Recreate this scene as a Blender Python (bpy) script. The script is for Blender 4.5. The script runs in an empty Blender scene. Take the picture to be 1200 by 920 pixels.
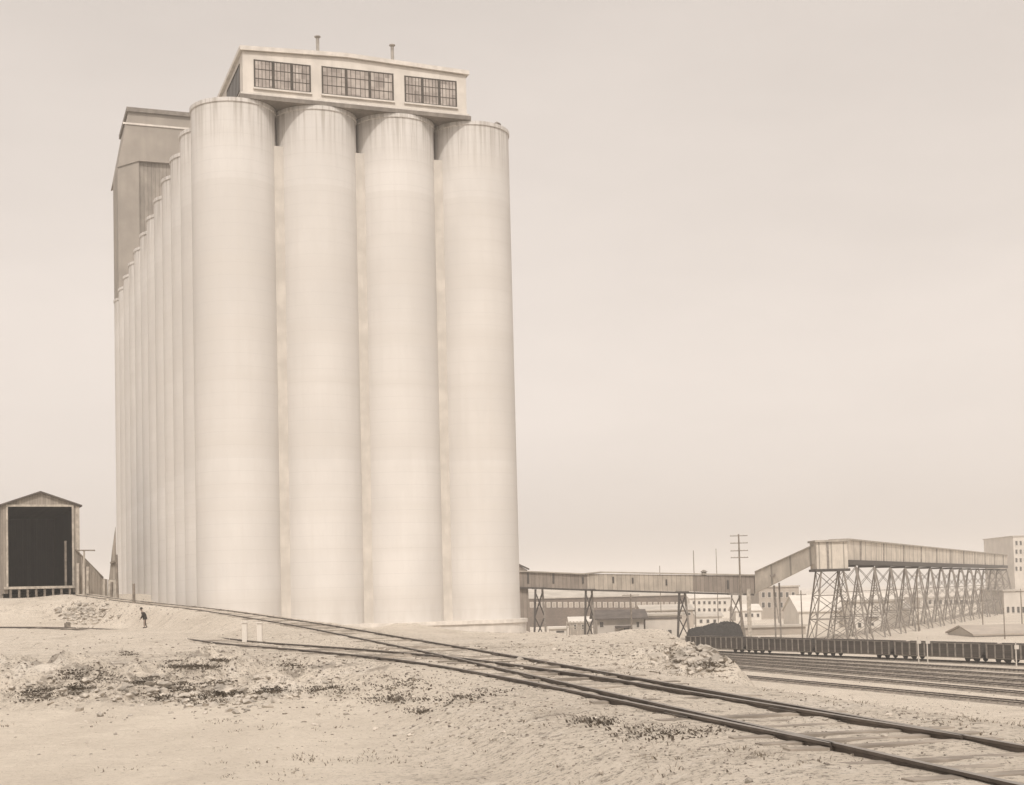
import bpy, math, random
import numpy as np
from mathutils import Vector, Matrix
R_ = math.radians
random.seed(7); rng = np.random.default_rng(7)
scene = bpy.context.scene
COL = scene.collection

# ------------------------------------------------------------------ camera
F, PITCH, ROLL, HORIZON = 1645.0, R_(3.0), 0.025, 694.0
CAMZ = 1.6
RT0, UP0, FW = Vector((1, 0, 0)), Vector((0, -math.sin(PITCH), math.cos(PITCH))), Vector((0, math.cos(PITCH), math.sin(PITCH)))
RT = RT0*math.cos(ROLL) - UP0*math.sin(ROLL)
UP = RT0*math.sin(ROLL) + UP0*math.cos(ROLL)
SH = (HORIZON-460) - F*math.tan(PITCH)/math.cos(ROLL)
cam_d = bpy.data.cameras.new('camera'); cam = bpy.data.objects.new('camera', cam_d); COL.objects.link(cam)
cam_d.sensor_width = 36; cam_d.lens = 36*F/1200; cam_d.shift_y = SH/1200
cam_d.clip_start = 0.1; cam_d.clip_end = 12000
m = Matrix((RT, UP, -FW)).transposed().to_4x4(); m.translation = (0, 0, CAMZ)
cam.matrix_world = m
scene.camera = cam

# ------------------------------------------------------------------ sky and sun
SUN_EL, SUN_AZ = R_(50), R_(176)      # azimuth of the sun measured clockwise from +Y
w = bpy.data.worlds.new('World'); scene.world = w; w.use_nodes = True
nt = w.node_tree; nt.nodes.clear()
sky = nt.nodes.new('ShaderNodeTexSky'); sky.sky_type = 'NISHITA'; sky.sun_disc = False
sky.sun_elevation = SUN_EL; sky.sun_rotation = SUN_AZ
sky.dust_density = 5.0; sky.air_density = 1.0
bw = nt.nodes.new('ShaderNodeRGBToBW')
pw = nt.nodes.new('ShaderNodeMath'); pw.operation = 'POWER'; pw.inputs[1].default_value = 0.42
mul = nt.nodes.new('ShaderNodeVectorMath'); mul.operation = 'SCALE'; mul.inputs[0].default_value = (3.92, 3.52, 3.22)
bg = nt.nodes.new('ShaderNodeBackground'); bg.inputs[1].default_value = 0.122
wo = nt.nodes.new('ShaderNodeOutputWorld')
nt.links.new(sky.outputs[0], bw.inputs[0]); nt.links.new(bw.outputs[0], pw.inputs[0])
tcw = nt.nodes.new('ShaderNodeTexCoord'); mpw = nt.nodes.new('ShaderNodeMapping'); mpw.inputs['Scale'].default_value = (2.2, 2.2, 7.0)
nzw = nt.nodes.new('ShaderNodeTexNoise'); nzw.inputs['Scale'].default_value = 1.6; nzw.inputs['Detail'].default_value = 6; nzw.inputs['Roughness'].default_value = .55
mrw = nt.nodes.new('ShaderNodeMapRange'); mrw.inputs[1].default_value = .3; mrw.inputs[2].default_value = .7; mrw.inputs[3].default_value = .955; mrw.inputs[4].default_value = 1.045
mcl = nt.nodes.new('ShaderNodeMath'); mcl.operation = 'MULTIPLY'
nt.links.new(tcw.outputs['Generated'], mpw.inputs[0]); nt.links.new(mpw.outputs[0], nzw.inputs['Vector']); nt.links.new(nzw.outputs['Fac'], mrw.inputs[0])
nt.links.new(pw.outputs[0], mcl.inputs[0]); nt.links.new(mrw.outputs[0], mcl.inputs[1]); nt.links.new(mcl.outputs[0], mul.inputs[3]); nt.links.new(mul.outputs[0], bg.inputs[0]); nt.links.new(bg.outputs[0], wo.inputs[0])
sd = bpy.data.lights.new('sun', 'SUN'); sd.energy = 2.0; sd.angle = R_(1.5); sd.color = (1.0, 0.935, 0.86)
so = bpy.data.objects.new('sun', sd); COL.objects.link(so)
sdir = Vector((math.sin(SUN_AZ)*math.cos(SUN_EL), math.cos(SUN_AZ)*math.cos(SUN_EL), math.sin(SUN_EL)))
so.rotation_euler = sdir.to_track_quat('Z', 'Y').to_euler(); so.location = (0, 0, 120)
vs = scene.view_settings
vs.view_transform = 'Standard'; vs.look = 'None'; vs.exposure = 0.19; vs.gamma = 1.0; vs.use_curve_mapping = False
scene.cycles.volume_bounces = 1; scene.cycles.max_bounces = 6

# ------------------------------------------------------------------ helpers
def ray(px, py):
    d = RT*(px-600) + UP*(460-py+SH) + FW*F
    return d/d.y
def W(px, py, Y):                       # the point at depth Y seen in that direction
    d = ray(px, py); return Vector((d.x*Y, Y, CAMZ+d.z*Y))
def G(px, py, z):                       # the point at level z seen in that direction
    d = ray(px, py); return W(px, py, (z-CAMZ)/d.z)

def tag(o, label=None, cat=None, group=None, kind=None):
    if label: o['label'] = label
    if cat: o['category'] = cat
    if group: o['group'] = group
    if kind: o['kind'] = kind
    return o
def empty(name, loc=(0, 0, 0), rz=0.0):
    o = bpy.data.objects.new(name, None); o.empty_display_size = .5
    o.location = loc; o.rotation_euler = (0, 0, rz); COL.objects.link(o); return o
def kids(o): return [c for c in bpy.data.objects if c.parent == o]
def copy_tree(o, parent=None):
    c = o.copy(); COL.objects.link(c)
    if parent: c.parent = parent
    for ch in kids(o): copy_tree(ch, c)
    return c

class MB:
    def __init__(s, org=(0, 0, 0)): s.v = []; s.f = []; s.o = Vector(org)
    def add(s, vs, fs):
        b = len(s.v); s.v += [Vector(v)-s.o for v in vs]; s.f += [[b+i for i in f] for f in fs]; return s
    def box(s, c, d, rz=0.0):
        c = Vector(c); x, y, z = d[0]/2, d[1]/2, d[2]/2; M = Matrix.Rotation(rz, 3, 'Z')
        vs = [c+M@Vector((a*x, b*y, e*z)) for e in (-1, 1) for a, b in ((-1, -1), (1, -1), (1, 1), (-1, 1))]
        return s.add(vs, [(3, 2, 1, 0), (4, 5, 6, 7), (0, 1, 5, 4), (1, 2, 6, 5), (2, 3, 7, 6), (3, 0, 4, 7)])
    def mm(s, a, b):
        return s.box([(a[i]+b[i])/2 for i in range(3)], [abs(b[i]-a[i]) for i in range(3)])
    def bar(s, a, b, wd, ht=None):
        a, b = Vector(a), Vector(b); ht = ht or wd; d = (b-a).normalized()
        u = d.cross(Vector((0, 0, 1))) if abs(d.z) < .95 else d.cross(Vector((0, 1, 0)))
        u.normalize(); n = u.cross(d)
        vs = [p+u*(i*wd/2)+n*(j*ht/2) for p in (a, b) for i, j in ((-1, -1), (1, -1), (1, 1), (-1, 1))]
        return s.add(vs, [(3, 2, 1, 0), (4, 5, 6, 7), (0, 1, 5, 4), (1, 2, 6, 5), (2, 3, 7, 6), (3, 0, 4, 7)])
    def tube(s, a, b, r, r2=None, n=10):
        a, b = Vector(a), Vector(b); r2 = r if r2 is None else r2; d = (b-a).normalized()
        u = d.cross(Vector((0, 0, 1))) if abs(d.z) < .95 else d.cross(Vector((0, 1, 0)))
        u.normalize(); q = u.cross(d); vs = []
        for p, rr in ((a, r), (b, r2)):
            vs += [p+(u*math.cos(2*math.pi*k/n)+q*math.sin(2*math.pi*k/n))*rr for k in range(n)]
        fs = [(k, (k+1) % n, n+(k+1) % n, n+k) for k in range(n)]+[tuple(range(n))[::-1], tuple(range(n, 2*n))]
        return s.add(vs, fs)
    def lathe(s, c, prof, n=32):
        c = Vector(c); vs = []; k = len(prof)
        for i in range(n):
            a = 2*math.pi*i/n
            vs += [c+Vector((math.cos(a)*r, math.sin(a)*r, z)) for r, z in prof]
        fs = [(i*k+j, ((i+1) % n)*k+j, ((i+1) % n)*k+j+1, i*k+j+1) for i in range(n) for j in range(k-1)]
        fs += [tuple(i*k+k-1 for i in range(n)), tuple(i*k for i in range(n))[::-1]]
        return s.add(vs, fs)
    def prism(s, poly, ext):            # planar polygon (3D points) pushed along ext
        poly = [Vector(p) for p in poly]; e = Vector(ext); n = len(poly)
        return s.add(poly+[p+e for p in poly], [tuple(range(n))[::-1], tuple(range(n, 2*n))]+[(i, (i+1) % n, n+(i+1) % n, n+i) for i in range(n)])
    def build(s, name, mat, parent=None, smooth=False):
        me = bpy.data.meshes.new(name); me.from_pydata([tuple(v) for v in s.v], [], s.f)
        import bmesh
        bm = bmesh.new(); bm.from_mesh(me); bmesh.ops.recalc_face_normals(bm, faces=bm.faces); bm.to_mesh(me); bm.free()
        me.materials.append(mat)
        if smooth:
            me.polygons.foreach_set('use_smooth', [True]*len(me.polygons))
            try: me.set_sharp_from_angle(angle=R_(40))
            except Exception: pass
        o = bpy.data.objects.new(name, me); COL.objects.link(o)
        if parent: o.parent = parent
        return o

# ------------------------------------------------------------------ materials
MATS = {}
class NT:
    def __init__(s, name):
        s.m = bpy.data.materials.new(name); s.m.use_nodes = True; s.t = s.m.node_tree
        s.b = s.t.nodes['Principled BSDF']
        s.geo = s.t.nodes.new('ShaderNodeNewGeometry'); s.tc = s.t.nodes.new('ShaderNodeTexCoord')
    def L(s, a, b): s.t.links.new(a, b)
    def mapped(s, scale, world=False):
        mp = s.t.nodes.new('ShaderNodeMapping'); mp.inputs['Scale'].default_value = scale
        s.L(s.geo.outputs['Position'] if world else s.tc.outputs['Object'], mp.inputs[0]); return mp.outputs[0]
    def noise(s, scale, sc=1.0, det=4, rough=.55, world=False, dist=0.0):
        n = s.t.nodes.new('ShaderNodeTexNoise'); n.inputs['Scale'].default_value = sc
        n.inputs['Detail'].default_value = det; n.inputs['Roughness'].default_value = rough; n.inputs['Distortion'].default_value = dist
        s.L(s.mapped(scale, world), n.inputs['Vector']); return n.outputs['Fac']
    def ramp(s, fac, a, b, lo=0.0, hi=1.0):
        n = s.t.nodes.new('ShaderNodeMapRange'); n.interpolation_type = 'SMOOTHSTEP'
        n.inputs[1].default_value = a; n.inputs[2].default_value = b; n.inputs[3].default_value = lo; n.inputs[4].default_value = hi
        s.L(fac, n.inputs[0]); return n.outputs[0]
    def math(s, op, a, b=None):
        n = s.t.nodes.new('ShaderNodeMath'); n.operation = op
        for i, x in enumerate((a, b)):
            if x is None: continue
            if isinstance(x, (int, float)): n.inputs[i].default_value = x
            else: s.L(x, n.inputs[i])
        return n.outputs[0]
    def mix(s, fac, a, b, mode='MIX'):
        n = s.t.nodes.new('ShaderNodeMix'); n.data_type = 'RGBA'; n.blend_type = mode
        if isinstance(fac, (int, float)): n.inputs[0].default_value = fac
        else: s.L(fac, n.inputs[0])
        for i, x in ((6, a), (7, b)):
            if isinstance(x, tuple): n.inputs[i].default_value = (*desat(x), 1)
            else: s.L(x, n.inputs[i])
        return n.outputs[2]
    def xyz(s, out, world=False):
        n = s.t.nodes.new('ShaderNodeSeparateXYZ'); s.L(s.geo.outputs['Position'] if world else s.tc.outputs['Object'], n.inputs[0]); return n.outputs[out]
    def bump(s, h, strength=.4, dist=.05):
        n = s.t.nodes.new('ShaderNodeBump'); n.inputs['Strength'].default_value = strength; n.inputs['Distance'].default_value = dist
        s.L(h, n.inputs['Height']); s.L(n.outputs[0], s.b.inputs['Normal'])
    def done(s, col, rough=.85, metal=0.0, spec=.3):
        if isinstance(col, tuple): s.b.inputs['Base Color'].default_value = (*desat(col), 1)
        else: s.L(col, s.b.inputs['Base Color'])
        s.b.inputs['Roughness'].default_value = rough; s.b.inputs['Metallic'].default_value = metal
        s.b.inputs['Specular IOR Level'].default_value = spec
        return s.m
def desat(c, k=.42):
    l = .25*c[0]+.65*c[1]+.10*c[2]; return tuple(x*(1-k)+l*k for x in c)
def sc(c, k): return tuple(min(1, x*k) for x in c)

def plain(name, c, var=.25, scale=1.5, rough=.85, bump=.2, metal=0.0):
    if name in MATS: return MATS[name]
    n = NT(name); a = n.noise((1, 1, 1), scale, 6); b = n.noise((1, 1, .15), scale*4, 3)
    col = n.mix(n.ramp(a, .3, .7), sc(c, 1-var), sc(c, 1+var))
    col = n.mix(n.ramp(b, .35, .75, 0, .5), col, sc(c, 1-var*1.3))
    n.bump(n.noise((1, 1, 1), scale*12, 4), bump, .02)
    MATS[name] = n.done(col, rough, metal); return MATS[name]
def boards(name, c, width=.28, var=.3, dirv=(1, 0), horiz=False):
    if name in MATS: return MATS[name]
    n = NT(name)
    if horiz: t = n.math('DIVIDE', n.xyz(2), width)
    else: t = n.math('DIVIDE', n.math('ADD', n.math('MULTIPLY', n.xyz(0), dirv[0]), n.math('MULTIPLY', n.xyz(1), dirv[1])), width)
    fl = n.math('FLOOR', t); fr = n.math('FRACT', t)
    wn = n.t.nodes.new('ShaderNodeTexWhiteNoise'); wn.noise_dimensions = '1D'; n.L(fl, wn.inputs['W'])
    gap = n.ramp(n.math('ABSOLUTE', n.math('SUBTRACT', fr, .5)), .42, .5)
    grain = n.noise((6, 6, .5), 1.5, 5)
    big = n.noise((1, 1, 1), .35, 4)
    col = n.mix(wn.outputs['Value'], sc(c, 1-var), sc(c, 1+var))
    col = n.mix(n.ramp(grain, .3, .75, 0, .6), col, sc(c, .6))
    col = n.mix(n.ramp(big, .4, .7, 0, .5), col, sc(c, 1.35))
    col = n.mix(n.math('MULTIPLY', gap, .75), col, sc(c, .25))
    n.bump(n.math('SUBTRACT', grain, gap), .4, .02)
    MATS[name] = n.done(col, .9); return MATS[name]
def brickm(name, c, mortar, s=1.0):
    if name in MATS: return MATS[name]
    n = NT(name); br = n.t.nodes.new('ShaderNodeTexBrick')
    cb = n.t.nodes.new('ShaderNodeCombineXYZ'); n.L(n.math('ADD', n.xyz(0), n.xyz(1)), cb.inputs[0]); n.L(n.xyz(2), cb.inputs[1]); n.L(cb.outputs[0], br.inputs['Vector'])
    br.inputs['Scale'].default_value = s; br.inputs['Color1'].default_value = (*sc(c, .8), 1); br.inputs['Color2'].default_value = (*sc(c, 1.2), 1); br.inputs['Mortar'].default_value = (*mortar, 1)
    br.inputs['Brick Width'].default_value = .5; br.inputs['Row Height'].default_value = .18; br.inputs['Mortar Size'].default_value = .015
    col = n.mix(n.ramp(n.noise((1, 1, .4), .3, 5), .35, .7, 0, .5), br.outputs['Color'], sc(c, .65))
    MATS[name] = n.done(col, .9); return MATS[name]

def concrete():
    n = NT('slip_formed_concrete'); c = (.645, .605, .558)
    big = n.noise((1, 1, .5), .16, 4, world=True)
    streak = n.noise((1, 1, .035), 1.3, 5, .6, world=True)
    fine = n.noise((1, 1, .10), 5.0, 4, world=True)
    z = n.xyz(2, True)
    lift = n.math('FRACT', n.math('DIVIDE', z, 1.22))
    line = n.ramp(n.math('ABSOLUTE', n.math('SUBTRACT', lift, .5)), .455, .5)
    band = n.noise((.02, .02, 1), .35, 3, world=True)
    col = n.mix(n.ramp(big, .3, .72), sc(c, .93), sc(c, 1.06))
    col = n.mix(n.ramp(streak, .45, .75, 0, .35), col, (.60, .545, .48))
    col = n.mix(n.ramp(fine, .5, .8, 0, .2), col, sc(c, .84))
    col = n.mix(n.ramp(band, .45, .62, 0, .45), col, (.61, .56, .50))
    col = n.mix(n.math('MULTIPLY', line, .22), col, sc(c, .70))
    wl = n.t.nodes.new('ShaderNodeTexWhiteNoise'); wl.noise_dimensions = '1D'; n.L(n.math('FLOOR', n.math('DIVIDE', n.math('ADD', z, 11.5), 13.1)), wl.inputs['W'])
    col = n.mix(n.ramp(wl.outputs['Value'], 0, 1, 0, .30), col, (.56, .51, .45))
    top = n.math('MULTIPLY', n.ramp(z, 42.5, 48.3), n.ramp(n.noise((1, 1, .03), 3.0, 5, .65, world=True), .42, .68))
    col = n.mix(n.math('MULTIPLY', top, .62), col, (.33, .275, .21))
    bot = n.math('MULTIPLY', n.ramp(z, 3.0, -1.2), n.ramp(n.noise((1, 1, .3), .8, 4, world=True), .35, .65))
    col = n.mix(n.math('MULTIPLY', bot, .22), col, (.45, .37, .28))
    n.bump(n.math('ADD', n.noise((1, 1, .5), 3.0, 6, world=True), n.math('MULTIPLY', line, -.25)), .25, .03)
    return n.done(col, .9)
def groundm():
    n = NT('dusty_ground'); c = (.67, .555, .405)
    big = n.noise((1, 1, 1), .05, 5, world=True); mid = n.noise((1, 1, 1), .40, 7, .66, world=True, dist=.5)
    clod = n.noise((1, 1, 1), 1.5, 8, .72, world=True, dist=.4)
    fine = n.noise((1, 1, 1), 4.0, 8, .75, world=True); grit = n.noise((1, 1, 1), 13, 6, .8, world=True)
    col = n.mix(n.ramp(big, .3, .7), sc(c, .88), (.70, .59, .445))
    col = n.mix(n.ramp(mid, .52, .68, 0, .5), col, (.42, .335, .24))
    col = n.mix(n.ramp(mid, .46, .30, 0, .5), col, (.74, .65, .53))
    col = n.mix(n.ramp(clod, .56, .66, 0, .45), col, (.31, .245, .175))
    col = n.mix(n.ramp(clod, .45, .36, 0, .5), col, (.76, .67, .55))
    col = n.mix(n.ramp(fine, .55, .62, 0, .7), col, (.20, .16, .115))
    col = n.mix(n.ramp(grit, .545, .60, 0, .75), col, (.13, .10, .07))
    col = n.mix(n.ramp(grit, .43, .36, 0, .5), col, (.80, .72, .61))
    bank_shade = n.math('MULTIPLY', n.ramp(n.xyz(1, True), 29, 32), n.ramp(n.xyz(1, True), 52, 42)); bank_shade = n.math('MULTIPLY', bank_shade, n.ramp(n.xyz(0, True), 1.5, -2))
    col = n.mix(n.math('MULTIPLY', bank_shade, n.ramp(n.noise((1, .55, 1), .9, 7, .7, world=True, dist=.6), .52, .61, 0, .6)), col, (.23, .18, .13))  # dark patches put the bank's relief shadows into the soil colour
    # smoother, paler dust where wheels pass in the near foreground
    nr = n.math('MULTIPLY', n.ramp(n.xyz(1, True), 35, 29), n.ramp(n.xyz(0, True), .5, -3.5))
    dust = n.mix(n.ramp(n.noise((1, .35, 1), .8, 6, .6, world=True), .35, .68), (.74, .625, .465), (.66, .55, .405))
    dust = n.mix(n.ramp(grit, .56, .64, 0, .45), dust, (.30, .24, .17))
    col = n.mix(n.math('MULTIPLY', nr, .85), col, dust)
    n.bump(n.math('ADD', n.math('ADD', fine, n.math('MULTIPLY', clod, 2.0)), n.math('MULTIPLY', grit, .6)), .8, .08)
    return n.done(col, .95, spec=.1)
def railm():
    n = NT('rusty_rail_steel')
    nz = n.t.nodes.new('ShaderNodeSeparateXYZ'); n.L(n.geo.outputs['Normal'], nz.inputs[0])
    up = n.ramp(nz.outputs[2], .75, .95)
    v = n.noise((1, 1, 1), 2.0, 4, world=True)
    rust = n.mix(n.ramp(v, .3, .7), (.075, .056, .042), (.17, .125, .09))
    col = n.mix(n.math('MULTIPLY', up, .55), rust, (.46, .41, .35))
    return n.done(col, .55, .35)

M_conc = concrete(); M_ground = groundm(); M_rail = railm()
M_joint = plain('joint_concrete', (.575, .51, .425), .10, .6)
M_plinth = plain('plinth_concrete', (.62, .555, .475), .12, .8)
M_trim = plain('pale_cornice', (.66, .59, .50), .12, 1.2)
M_head = plain('pale_rendered_wall', (.66, .585, .49), .10, .5)
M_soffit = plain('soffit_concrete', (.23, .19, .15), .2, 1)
M_sash = plain('steel_sash', (.10, .08, .06), .2, 3)
n_ = NT('dusty_window_glass')
cb = n_.t.nodes.new('ShaderNodeCombineXYZ'); n_.L(n_.math('FLOOR', n_.math('MULTIPLY', n_.xyz(0), 2.05)), cb.inputs[0]); n_.L(n_.math('FLOOR', n_.math('MULTIPLY', n_.xyz(2), 1.02)), cb.inputs[2])
wn = n_.t.nodes.new('ShaderNodeTexWhiteNoise'); wn.noise_dimensions = '3D'; n_.L(cb.outputs[0], wn.inputs['Vector'])
cg = n_.mix(n_.ramp(n_.noise((1, 1, 1), 1.1, 4), .35, .65), (.34, .27, .22), (.46, .375, .305))
cg = n_.mix(n_.ramp(wn.outputs['Value'], .55, 1.0, 0, .55), cg, (.20, .155, .125)); cg = n_.mix(n_.ramp(wn.outputs['Value'], .25, 0, 0, .6), cg, (.56, .48, .40))
M_glass = n_.done(cg, .4, 0, .4)
n_ = NT('dark_window_glass'); M_dark = n_.done(n_.mix(n_.noise((1, 1, 1), .8, 3), (.045, .038, .03), (.10, .085, .065)), .3, 0, .5)
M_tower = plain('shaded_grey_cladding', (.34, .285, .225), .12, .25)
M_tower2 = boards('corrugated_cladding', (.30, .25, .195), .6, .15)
M_board = boards('weathered_boards', (.34, .275, .205), .30, .3)
M_board_in = boards('shaded_interior_boards', (.05, .04, .03), .30, .3)  # near-black copy of the boards, indoor shade put into the colour
M_fence = boards('grey_fence_boards', (.34, .275, .205), .35, .35, (.9, .45))
M_timber = plain('old_timber', (.24, .185, .13), .3, 2)
M_timberl = plain('bleached_timber', (.46, .385, .29), .25, 2)
M_tie = plain('dusty_sleeper', (.33, .265, .195), .35, 1.2)
M_white = plain('white_paint', (.72, .66, .57), .08, 3)
M_gal = boards('gallery_brown_boards', (.28, .215, .16), .8, .18)
M_gal2 = boards('gallery_tan_boards', (.44, .36, .265), .9, .16)
M_gal3 = boards('trestle_tan_boards', (.62, .53, .41), 2.2, .10)
M_galroof = plain('gallery_roof_felt', (.40, .34, .26), .2, .5)
M_steel = plain('dark_painted_steel', (.07, .055, .042), .25, 2, .6)
M_steell = plain('grey_paint_and_sunlit_steel', (.25, .205, .16), .25, 2, .6)  # also stands for sunlight on the far legs of the gallery bents
M_vent = plain('weathered_zinc', (.36, .31, .25), .2, 2)
M_brick = brickm('brick_wall', (.17, .135, .11), (.22, .185, .155))
M_pale = plain('pale_stucco', (.58, .51, .42), .1, .25)
M_palew = plain('whitewashed_wall', (.68, .61, .51), .08, .25)
M_tan = plain('tan_wall', (.42, .34, .255), .12, .25)
M_roofl = plain('pale_roofing', (.50, .435, .345), .15, .2)
M_roofd = plain('dark_roofing', (.13, .10, .08), .25, .5)
M_coal = plain('coal', (.035, .03, .025), .4, 3, .8, .8)
M_car = boards('gondola_planks', (.085, .066, .05), .25, .25, horiz=True)
M_iron = plain('car_ironwork', (.05, .04, .03), .3, 3)
M_rock = plain('broken_rock', (.47, .40, .31), .35, 1.5, .95, .8)
M_cinder = plain('cinder_clods', (.29, .23, .17), .45, 6, .95, .8)
M_weed = plain('dry_weeds', (.34, .275, .19), .4, 8)
M_brush = plain('dark_brush', (.19, .15, .105), .4, 6)
M_skin = plain('skin', (.35, .24, .17), .1, 5); M_coat = plain('dark_coat', (.05, .04, .032), .2, 6)
M_trous = plain('grey_trousers', (.17, .135, .105), .2, 6); M_boot = plain('black_boots', (.03, .025, .02), .2, 6)
M_bed = plain('yard_ballast', (.28, .225, .165), .3, .8, .95, .6)

# ------------------------------------------------------------------ terrain
def hash2(ix, iy, seed):
    h = (ix.astype(np.int64)*374761393 + iy.astype(np.int64)*668265263 + seed*1442695041) & 0xffffffff
    h = ((h ^ (h >> 13))*1274126177) & 0xffffffff
    return ((h ^ (h >> 16)) & 0xffff)/65535.0
def vnoise(x, y, seed=0):
    ix, iy = np.floor(x), np.floor(y); fx, fy = x-ix, y-iy
    fx = fx*fx*(3-2*fx); fy = fy*fy*(3-2*fy)
    a, b, c, d = hash2(ix, iy, seed), hash2(ix+1, iy, seed), hash2(ix, iy+1, seed), hash2(ix+1, iy+1, seed)
    return (a*(1-fx)+b*fx)*(1-fy)+(c*(1-fx)+d*fx)*fy
def fbm(x, y, oct=4, seed=0):
    s = 0; a = .5
    for k in range(oct): s = s+a*(vnoise(x*2**k, y*2**k, seed+k)-.5); a *= .5
    return s
def sst(a, b, x):
    t = np.clip((x-a)/(b-a), 0, 1); return t*t*(3-2*t)

def spline(pts, step=.5):
    P = np.array(pts, float); out = []
    for i in range(len(P)-1):
        p0, p1, p2, p3 = P[max(i-1, 0)], P[i], P[i+1], P[min(i+2, len(P)-1)]
        L = np.linalg.norm(p2-p1); t0 = np.linalg.norm(p1-p0) or L; t2 = np.linalg.norm(p3-p2) or L
        m1 = ((p2-p1)/L+(p1-p0)/t0)/2 if i > 0 else (p2-p1)/L
        m2 = ((p3-p2)/t2+(p2-p1)/L)/2 if i < len(P)-2 else (p2-p1)/L
        n = max(2, int(L/step))
        for k in range(n):
            t = k/n
            out.append((2*t**3-3*t**2+1)*p1+(t**3-2*t**2+t)*L*m1+(-2*t**3+3*t**2)*p2+(t**3-t**2)*L*m2)
    out.append(P[-1]); return np.array(out)
TRK_T = spline([(6.3, 4, 0), (4.95, 10, 0), (3.6, 16, 0), (1.35, 26, 0), (-1.35, 38, 0), (-4.9, 52, .05), (-9.7, 68, .25), (-15.3, 84, .53), (-24, 108, .95), (-34.3, 135, 1.35), (-43, 151, 1.95), (-51.0, 164, 2.7)])
TRK_L = spline([(3.9, 14.5, 0), (2.42, 20, 0), (.52, 27, 0), (-1.92, 35, -.02), (-3.85, 40, -.04), (-6.75, 47, -.08), (-10.4, 55, -.12), (-14.8, 66, -.15), (-26, 90, -.15), (-36.5, 107, -.15), (-52, 124, -.2), (-70, 137, -.2)])
CP = np.array([(-8, 46, -.15), (-15, 46, -.15), (-30, 50, -.1), (-14, 65, -.2), (-26, 90, -.25), (-36, 107, -.25), (-45, 128, -.7), (-36, 126, -.85), (-31, 112, -.55), (-37, 119, -.65), (-43, 138, -.6), (-33, 122, -.7), (-55, 138, -.4),
  (-60, 165, 2.4), (-75, 165, 2.2), (-50, 182, 2.6), (-60, 220, 2.6), (-120, 220, 2.2), (0, 46, -.05), (0, 70, -.80), (-1, 95, -1.6), (-8, 90, -.75), (-10, 120, -1.15), (-18, 122, -1.1), (-2, 124, -2.2),
  (4, 105, -1.9), (2, 135, -2.9), (5, 85, -1.3), (5.5, 62, -.6), (5, 35, -.15), (3, 50, -.1), (-80, 110, -.2), (-60, 70, -.1), (-20, 160, -.5), (-30, 200, 0)])
EDGE_Y = [-40, 0, 10, 19.7, 24.6, 30, 36, 45, 62, 85, 110, 140, 165, 200, 240, 320, 800]
EDGE_X = [15, 10, 8.0, 6.3, 4.9, 3.9, 4.0, 4.8, 5.6, 5.2, 3.2, 1.5, -5, -18, -38, -80, -300]
YARD = -8.9
def near_track(X, Y, pts):
    d = np.full(X.shape, 1e9); z = np.zeros(X.shape)
    sel = np.where((X > pts[:, 0].min()-12) & (X < pts[:, 0].max()+12) & (Y > pts[:, 1].min()-12) & (Y < pts[:, 1].max()+12))[0]
    for c in range(0, len(sel), 20000):
        s = sel[c:c+20000]; dd = (X[s, None]-pts[None, :, 0])**2+(Y[s, None]-pts[None, :, 1])**2
        k = dd.argmin(1); d[s] = np.sqrt(dd[np.arange(len(s)), k]); z[s] = pts[k, 2]
    return d, z
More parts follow.
